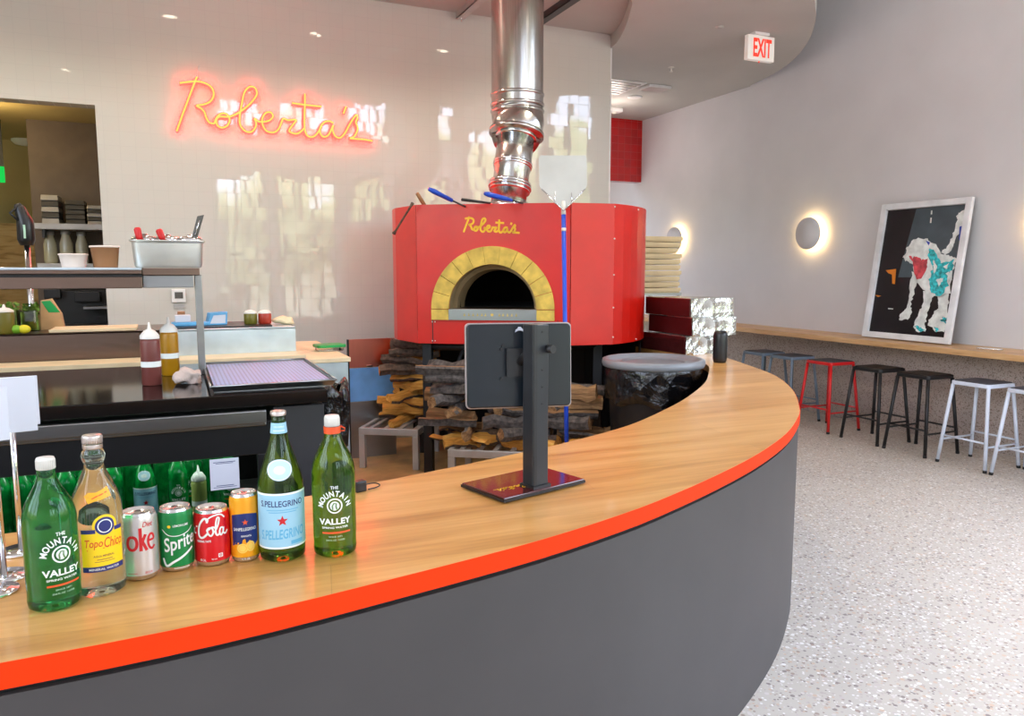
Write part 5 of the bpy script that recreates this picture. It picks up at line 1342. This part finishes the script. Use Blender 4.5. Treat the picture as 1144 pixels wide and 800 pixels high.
for (px0, py0, px1, py1, nm_) in ((153, 254, 156, 268, 'left'), (177, 256, 182, 268, 'right')):
    a, b = PB(px0, py0, 3.56), PB(px1, py1, 3.56)
    t = thing('ladle_handle', 'spoon with red rubber grip, %s one in the deep pan' % nm_, 'utensil', b, 0, 'red-grip spoons')
    MB().tube([a-b, (a-b)*.85, (a-b)*.2, Vector((0, 0, 0))], [.009, .014, .013, .010], 12).build('grip', 'redplastic', t)
    MB().tube([Vector((0, 0, .005)), Vector((.012, 0, -hp*.8))], .004, 8).build('shaft', 'chrome', t)
a, b = PB(223, 241, 3.6), PB(217, 266, 3.6)
d = (a-b); sx2 = Vector((1, 0, .25)).normalized()
t = thing('spatula', 'dark steel spatula with slotted handle standing in the deep pan', 'utensil', b)
hm = MB(); vs = [sx2*-.012, sx2*.014, sx2*.019+d, sx2*-.010+d]
vs = [v+Vector((0, -.003, 0)) for v in vs]+[v+Vector((0, .003, 0)) for v in vs]
hm.add(vs, [(0, 1, 2, 3), (4, 5, 6, 7), (0, 1, 5, 4), (1, 2, 6, 5), (2, 3, 7, 6), (3, 0, 4, 7)]); hm.build('handle', 'cloudy', t, .002)
MB().tube([Vector((.001, -.0035, 0))+d*.15, Vector((.004, -.0035, 0))+d*.8], .0035, 6).build('handle_groove', 'chrome', t)
MB().tube([Vector((0, 0, .004)), Vector((-.012, 0, -hp*.75))], .006, 8).build('shaft', 'chrome', t)
# deli cups
def deli(px0, px1, pyt, pyb, label, fill, fh):
    a, b = PB(px0, pyb, 3.55), PB(px1, pyb, 3.55); r = (b.x-a.x)*.5*.93; cx = (a.x+b.x)/2; h = zat(pyt, cx, 3.55)-SH
    t = thing('deli_container', label, 'container', (cx, 3.58, SH+.0005))
    MB().lathe([(r*.78, .0), (r*.80, .002), (r*.95, h*.92), (r, h*.93), (r, h), (r*.96, h), (r*.92, h*.9), (r*.77, .003), (.001, .003)], 32, caps=False).build('cup', 'cupcream' if fill == 'creamsauce' else 'sauce', t)
    MB().lathe([(r*.765, .004), (r*.765+(r*.15)*fh, h*.88*fh), (.001, h*.88*fh+.002)], 28, caps=False).build('contents', fill, t)
    MB().lathe([(r*.97, h*.93), (r*1.03, h*.935), (r*1.03, h), (r*.95, h+.002)], 32, caps=False).build('rim', 'cupcream', t)
    return t
deli(63, 100, 284, 297, 'low wide plastic container with cream filling on the pass shelf', 'creamsauce', .95)
deli(99, 136, 275, 297, 'tall plastic container with brown filling next to the deep pan', 'sauce', .92)

# ============================================================ REAR PREP TABLE
BZ = .995
RB = 4.2
rt_x = PB(330, 380, RB+.25).x; re_x = PB(392, 405, RB).x
t = thing('prep_table', 'stainless prep table with raised rail behind the work counter', 'table', (0, RB, 0))
MB().box(-2.2, .0, BZ-.05, re_x, 1.1, BZ-.025).build('table_top', 'board', t, .003)
MB().box(-2.2, .01, .15, re_x-.02, .03, BZ-.05).box(re_x-.03, .03, .15, re_x-.01, 1.05, BZ-.05).build('front_skirt', 'litsteel', t)
for (x, y) in ((-2.1, .06), (re_x-.06, .06), (-2.1, 1.0), (re_x-.06, 1.0)): MB().box(x, y, .004, x+.04, y+.04, BZ-.05).build('leg', 'rack', t)
rz1 = zat(372, -.5, RB+.25); rz2 = zat(367, .2, RB+.25)
MB().box(-2.2, .25, BZ-.025, xm_ := PB(183, 380, RB+.25).x, .27, rz1).box(-2.2, .25, rz1-.01, xm_, .75, rz1).build('rail_panel', 'steelh', t, .002)
MB().box(xm_, .235, BZ-.025, rt_x, .26, rz2-.004).box(xm_, .235, rz2-.012, rt_x, .75, rz2).box(rt_x-.01, .25, BZ-.02, rt_x, .75, rz2).build('end_rail_panel', 'litsteel', t, .002)  # bright window reflection painted into the end panel colour
MB().box(xm_+.02, .28, rz2, rt_x-.12, .7, rz2+.008).build('shelf_mat', 'blackpl', t)
o = MB().box(-2.2, RB+.005, BZ-.0245, rt_x+.02, RB+.23, BZ).build('cutting_board', 'board', None, .003); tag(o, 'long cream cutting board along the front of the rear prep table', 'cutting board')
o = MB().box(0, 0, 0, .4, .26, .016).build('wooden_board', 'board', None, .003); q = PB(55, 371, RB+.30); o.location = (q.x, RB+.28, rz1+.0005); tag(o, 'pale wooden board lying on the rear prep shelf before the doorway', 'cutting board')
# green lid tub
q = P(368, 398, BZ-.025); q.y = RB+.42; q.x = PB(368, 390, RB+.42).x
h = zat(385, q.x, q.y)-(BZ-.025)
t = thing('food_tub', 'clear food tub with green lid at the right end of the prep table', 'tub', (q.x, q.y, BZ-.0245), .1)
MB().prism(rrz(.15, .12, .02), 0, h-.012).build('tub_body', 'deli', t, .003); MB().prism(rrz(.175, .14, .025), h-.014, h+.003).build('lid', 'greenlid', t, .003)
# items on the end shelf
zz = rz2+.0085; yb = RB+.42
for (px0, col, lab) in ((280, 'olivesauce', 'squat olive sauce bottle with cream lid on the rear shelf'), (296, 'redsauce', 'squat red sauce bottle with cream lid on the rear shelf')):
    x = PB(px0, 360, yb).x; squeeze(x, yb, zz, .036, zat(346, x, yb)-zz, col, lab, 'sauce_bottle', False, False)
x = PB(319, 360, yb).x
o = MB().sphere((0, 0, .02), .06, 24, (1.1, .8, .42), .5).build('folded_towel', 'board'); o.location = (x, yb, rz2+.004); tag(o, 'cream folded towel at the right end of the rear shelf', 'towel')
for v in o.data.vertices: v.co.z = max(-.003, v.co.z+.008*noise.noise(v.co*30))
x = PB(213, 360, yb).x
t = thing('wipes_pack', 'flat blue and white packet on the rear shelf behind the shelf post', 'packet', (x, yb, zz)); MB().box(-.10, -.05, 0, .10, .05, .022).build('pack', 'towel', t, .006); MB().box(-.08, -.045, .022, -.0, .04, .06).build('paper_flap', 'card', t, .004)
x = PB(241, 360, yb).x
t = thing('blue_box', 'small tilted blue and white carton right of the shelf post', 'carton', (x, yb, zz), .2)
bx = MB(); bx.add([(-.05, -.03, 0), (.055, -.03, 0), (.06, -.03, .075), (-.035, -.03, .07), (-.05, .04, 0), (.055, .04, 0), (.06, .04, .075), (-.035, .04, .07)], [(0, 1, 2, 3), (4, 5, 6, 7), (0, 1, 5, 4), (1, 2, 6, 5), (2, 3, 7, 6), (3, 0, 4, 7)]); bx.build('carton', 'towel', t, .004)
Flat(lambda X, Y: (X, -.0305, Y)).poly([(-.038, .01), (.045, .01), (.048, .058), (-.018, .055)], rings=1).build('carton_label', 'card', t)
x = PB(204, 360, yb).x
o = MB().box(-.02, -.02, 0, .02, .02, .075).build('spice_box', 'sauce', None, .003); o.location = (PB(203, 360, yb+.07).x, yb+.09, zz); tag(o, 'small brown box behind the mustard yellow squeeze bottle', 'box')
# left: salad tubs, paper bag, citrus, bottle
zz = rz1+.0005
def tub(px0, px1, pyt, lab):
    a, b = PB(px0, 365, yb).x, PB(px1, 365, yb).x; w_1 = b-a; h = zat(pyt, a, yb)-zz
    t = thing('salad_tub', lab, 'tub', ((a+b)/2, yb+.06, zz)); 
    MB().prism(rrz(w_1, w_1*1.0, .02), 0, h*.95).build('tub_body', 'deli', t, .003)
    mb = MB(); rnd = random.Random(px0)
    for i in range(46):
        x, y, z = rnd.uniform(-.42, .42)*w_1, rnd.uniform(-.42, .42)*w_1, h*rnd.uniform(.80, 1.22)
        mb.add([(x-.018, y, z), (x, y-.014, z+.012*rnd.random()), (x+.018, y, z+.006), (x, y+.014, z-.008)], [(0, 1, 2, 3)], T=Matrix.Translation((x, y, z)) @ Matrix.Rotation(rnd.uniform(0, 6), 4, (rnd.random(), rnd.random(), rnd.random()+.1)) @ Matrix.Translation((-x, -y, -z)))
    mb.box(-w_1*.46, -w_1*.46, .005, w_1*.46, w_1*.46, h*.86)
    o = mb.build('salad_leaves', 'lettuce', t); o['kind'] = 'stuff'
tub(-12, 20, 346, 'clear tub of green salad leaves at the left edge of the rear shelf')
tub(22, 43, 346, 'clear tub of green salad leaves next to the paper bag')
x = PB(4, 365, yb-.16).x; squeeze(x, yb-.12, zz, .042, zat(340, x, yb-.12)-zz, 'olivesauce', 'brown sauce bottle with white nozzle at the left edge of the rear shelf', 'sauce_bottle', False, True)
for (px0, c, lab) in ((18, 'lime', 'green lime on the rear shelf before the salad tubs'), (27, 'lemon', 'yellow lemon on the rear shelf beside the lime')):
    x = PB(px0, 368, yb-.13).x; o = MB().sphere((0, 0, .022), .022, 16, (1.35, 1, 1)).build('lime' if c == 'lime' else 'lemon', c); o.location = (x, yb-.13, zz); tag(o, lab, 'fruit')
x0, x1 = PB(45, 365, yb+.1).x, PB(71, 365, yb+.1).x; h = zat(334, x0, yb+.1)-zz
t = thing('paper_bag', 'kraft paper bag with green corner beside the salad tubs', 'bag', (x0, yb+.1, zz))
pb = MB(); pb.add([(0, 0, 0), (x1-x0, 0, 0), (x1-x0-.01, 0, h*.5), ((x1-x0)*.55, 0, h), (.01, 0, h*.95), (0, .08, 0), (x1-x0, .08, 0), (x1-x0-.01, .08, h*.5), ((x1-x0)*.55, .05, h), (.01, .05, h*.95)], [(0, 1, 2, 3, 4), (5, 6, 7, 8, 9), (0, 1, 6, 5), (1, 2, 7, 6), (2, 3, 8, 7), (3, 4, 9, 8), (4, 0, 5, 9)]); pb.build('bag_body', 'paperbag', t)
Flat(lambda X, Y: (X, -.001, Y)).poly([(.012, h*.92), ((x1-x0)*.5, h*.94), ((x1-x0)*.9, h*.56), ((x1-x0)*.4, h*.56)], rings=1).build('green_corner', 'greenlid', t)
# hand blender standing on the rear shelf
q = D(29, 260, 4.45); yq = q.y; yq = RB+.55; x = PB(29, 260, yq).x
zt1, zt2 = zat(228, x, yq), zat(272, x, yq)
t = thing('hand_blender', 'black hand blender with long steel shaft standing before the doorway', 'blender', (x, yq, zz))
k = zt1-zz; k2 = zt2-zz
MB().tube([(0, 0, k2-.01), (0, 0, k2+.02), (0, 0, k2+(k-k2)*.55), (-.01, 0, k-.06), (-.022, 0, k-.02), (-.03, 0, k)], [.030, .042, .040, .032, .026, .014], 18).build('motor_housing', 'blackpl', t)
MB().tube([(-.03, -.02, k-.02), (-.06, -.03, k-.05), (-.03, -.03, k-.085)], .006, 8).build('switch_loop', 'dark', t)
MB().cbox((.0, -.041, k2+.06), (.010, .004, .07)).build('label_stripe', 'ink_grey', t)
MB().lathe([(.028, 0), (.03, .02), (.015, .06), (.014, k2-.005)], 20).build('shaft', 'chrome', t)
# thermostat on the tile wall
a, b = PB(192, 338, TW), PB(207, 323, TW)
t = thing('thermostat', 'small square white thermostat with grey screen on the tile wall', 'thermostat', (a.x, TW, a.z))
MB().box(0, -.022, 0, b.x-a.x, 0, b.z-a.z).build('housing', 'white', t, .004); MB().box(.022, -.0235, .03, b.x-a.x-.018, -.021, b.z-a.z-.022).build('screen', 'cloudy', t)
a, b = PB(194, 345, TW), PB(206, 340, TW)
o = MB().box(0, -.006, 0, b.x-a.x, 0, b.z-a.z).build('wall_plate', 'rack'); o.location = (a.x, TW, a.z); tag(o, 'thin grey plate on the tile wall under the thermostat', 'plate')

# ============================================================ PANTRY BEHIND THE DOORWAY
SB = 7.55
xa, xb = PB(38, 250, SB).x, PB(112, 250, SB).x+.5
zs1 = zat(249, xa, SB); zs2 = zat(294, xa, SB)
for (z_, lab) in ((zs1, 'upper grey wall shelf in the back room'), (zs2, 'lower grey wall shelf in the back room')):
    t = thing('wall_shelf', lab, 'shelf', (xa, SB, z_))
    MB().box(0, 0, -.05, xb-xa, .345, 0).build('board', 'rack', t, .003)
    MB().box(.05, .02, -.12, .07, .345, -.05).box(xb-xa-.3, .02, -.12, xb-xa-.28, .345, -.05).build('bracket', 'darkgrey', t)
for i, (p0, p1, pt, inner_) in enumerate(((47, 67, 217, True), (74, 96, 223, False), (98, 114, 229, True))):
    a, b = PB(p0, 248, SB+.05).x, PB(p1, 248, SB+.05).x; w_1 = b-a; h = zat(pt, a, SB+.05)-zs1
    t = thing('stacked_pans', 'stack of dark food pans on the upper back room shelf, %s from the left' % ORD[i], 'pan stack', ((a+b)/2, SB+.17, zs1), 0, 'pan stacks in the back room')
    k = 7 if h > .3 else 5
    for j in range(k):
        hh_ = h/k
        MB().add([(sx*w_1/2*(1 if q_ else 1), sy*.14, j*hh_+(hh_*.92 if q_ else 0)) if q_ == 0 else (sx*w_1/2*.94, sy*.13, j*hh_+hh_*.92) for q_ in (0, 1) for (sx, sy) in ((-1, -1), (1, -1), (1, 1), (-1, 1))], [(0, 3, 2, 1), (4, 5, 6, 7), (0, 1, 5, 4), (1, 2, 6, 5), (2, 3, 7, 6), (3, 0, 4, 7)]).build('pan', 'cloudy' if (j % 2 or not inner_) else 'rack', t, .004)
for i, (p0, p1, pt) in enumerate(((48, 64, 258), (66, 82, 257), (84, 99, 259))):
    a, b = PB(p0, 290, SB+.1).x, PB(p1, 290, SB+.1).x; r = (b-a)/2; h = zat(pt, a, SB+.1)-zs2
    t = thing('storage_jar', 'cloudy glass jar on the lower back room shelf, %s from the left' % ORD[i], 'jar', ((a+b)/2, SB+.16, zs2), 0, 'jars in the back room')
    MB().lathe([(r*.9, 0), (r, .02), (r*.95, h*.6), (r*.62, h*.82), (r*.62, h*.9)], 24).build('jar_body', 'jar', t); MB().lathe([(r*.68, h*.88), (r*.68, h), (.001, h)], 24, caps=False).build('lid', 'rack', t)
# dark cooking equipment under the shelves
q = PB(47, 360, 7.2)
t = thing('cooking_station', 'dark steel cooking station under the back room shelves', 'equipment', (q.x, 7.1, 0))
zt3 = zat(326, q.x, 7.1)
MB().box(0, .3, .0, 2.2, .8, zt3).build('hood_panel', 'dark', t, .004)
MB().box(0, 0, 0.05, 2.2, .3, zat(362, q.x, 7.1)-.02).build('range_body', 'darkgrey', t, .004)
for (p0, p1, y0_, y1_) in ((50, 68, 323, 333), (84, 112, 326, 337)):
    a, b = PB(p0, y1_, 7.36), PB(p1, y0_, 7.36); MB().box(a.x-q.x, .22, a.z, b.x-q.x, .299, b.z).build('oven_door', 'blackpl', t, .004)
MB().box(.3, .1, zat(347, q.x, 7.1), .75, .3, zat(347, q.x, 7.1)+.02).tube([(.5, .2, zat(347, q.x, 7.1)), (.5, .2, zat(334, q.x, 7.1))], .02, 8).build('burner_arm', 'steel', t)
MB().box(1.0, .18, zat(360, q.x, 7.1)-.02, 1.12, .26, zat(345, q.x, 7.1)).build('canister', 'bark', t)
m['planks'] = wood('pale plank wall', [(160, 124, 70), (206, 170, 110), (214, 186, 130)], (3, 1, 22), .6)
a = PB(41, 300, 8.9); struct(MB().box(-5.0, 8.9, 0, a.x, 9.0, zat(250, a.x, 8.9)).build('trim_4', 'planks'))
q = P(28, 156, 2.75)
t = thing('ceiling_dome', 'round white ceiling dome in the back room', 'ceiling fitting', (q.x, q.y, 2.75)); MB().lathe([(.12, 0), (.12, -.02), (.09, -.05), (.001, -.065)], 28, caps=False).build('cover', 'white', t)
a, b = PB(-16, 203, 8.0), PB(4, 186, 8.0)
t = thing('green_exit_sign', 'small green glowing sign at the left picture edge in the back room', 'exit sign', (a.x, 8.0, a.z)); MB().box(0, 0, 0, b.x-a.x, .03, b.z-a.z).build('lit_face', 'greenled', t)
MB().box(.1, .01, b.z-a.z, .14, .02, 2.75-a.z).build('hanger', 'dark', t)
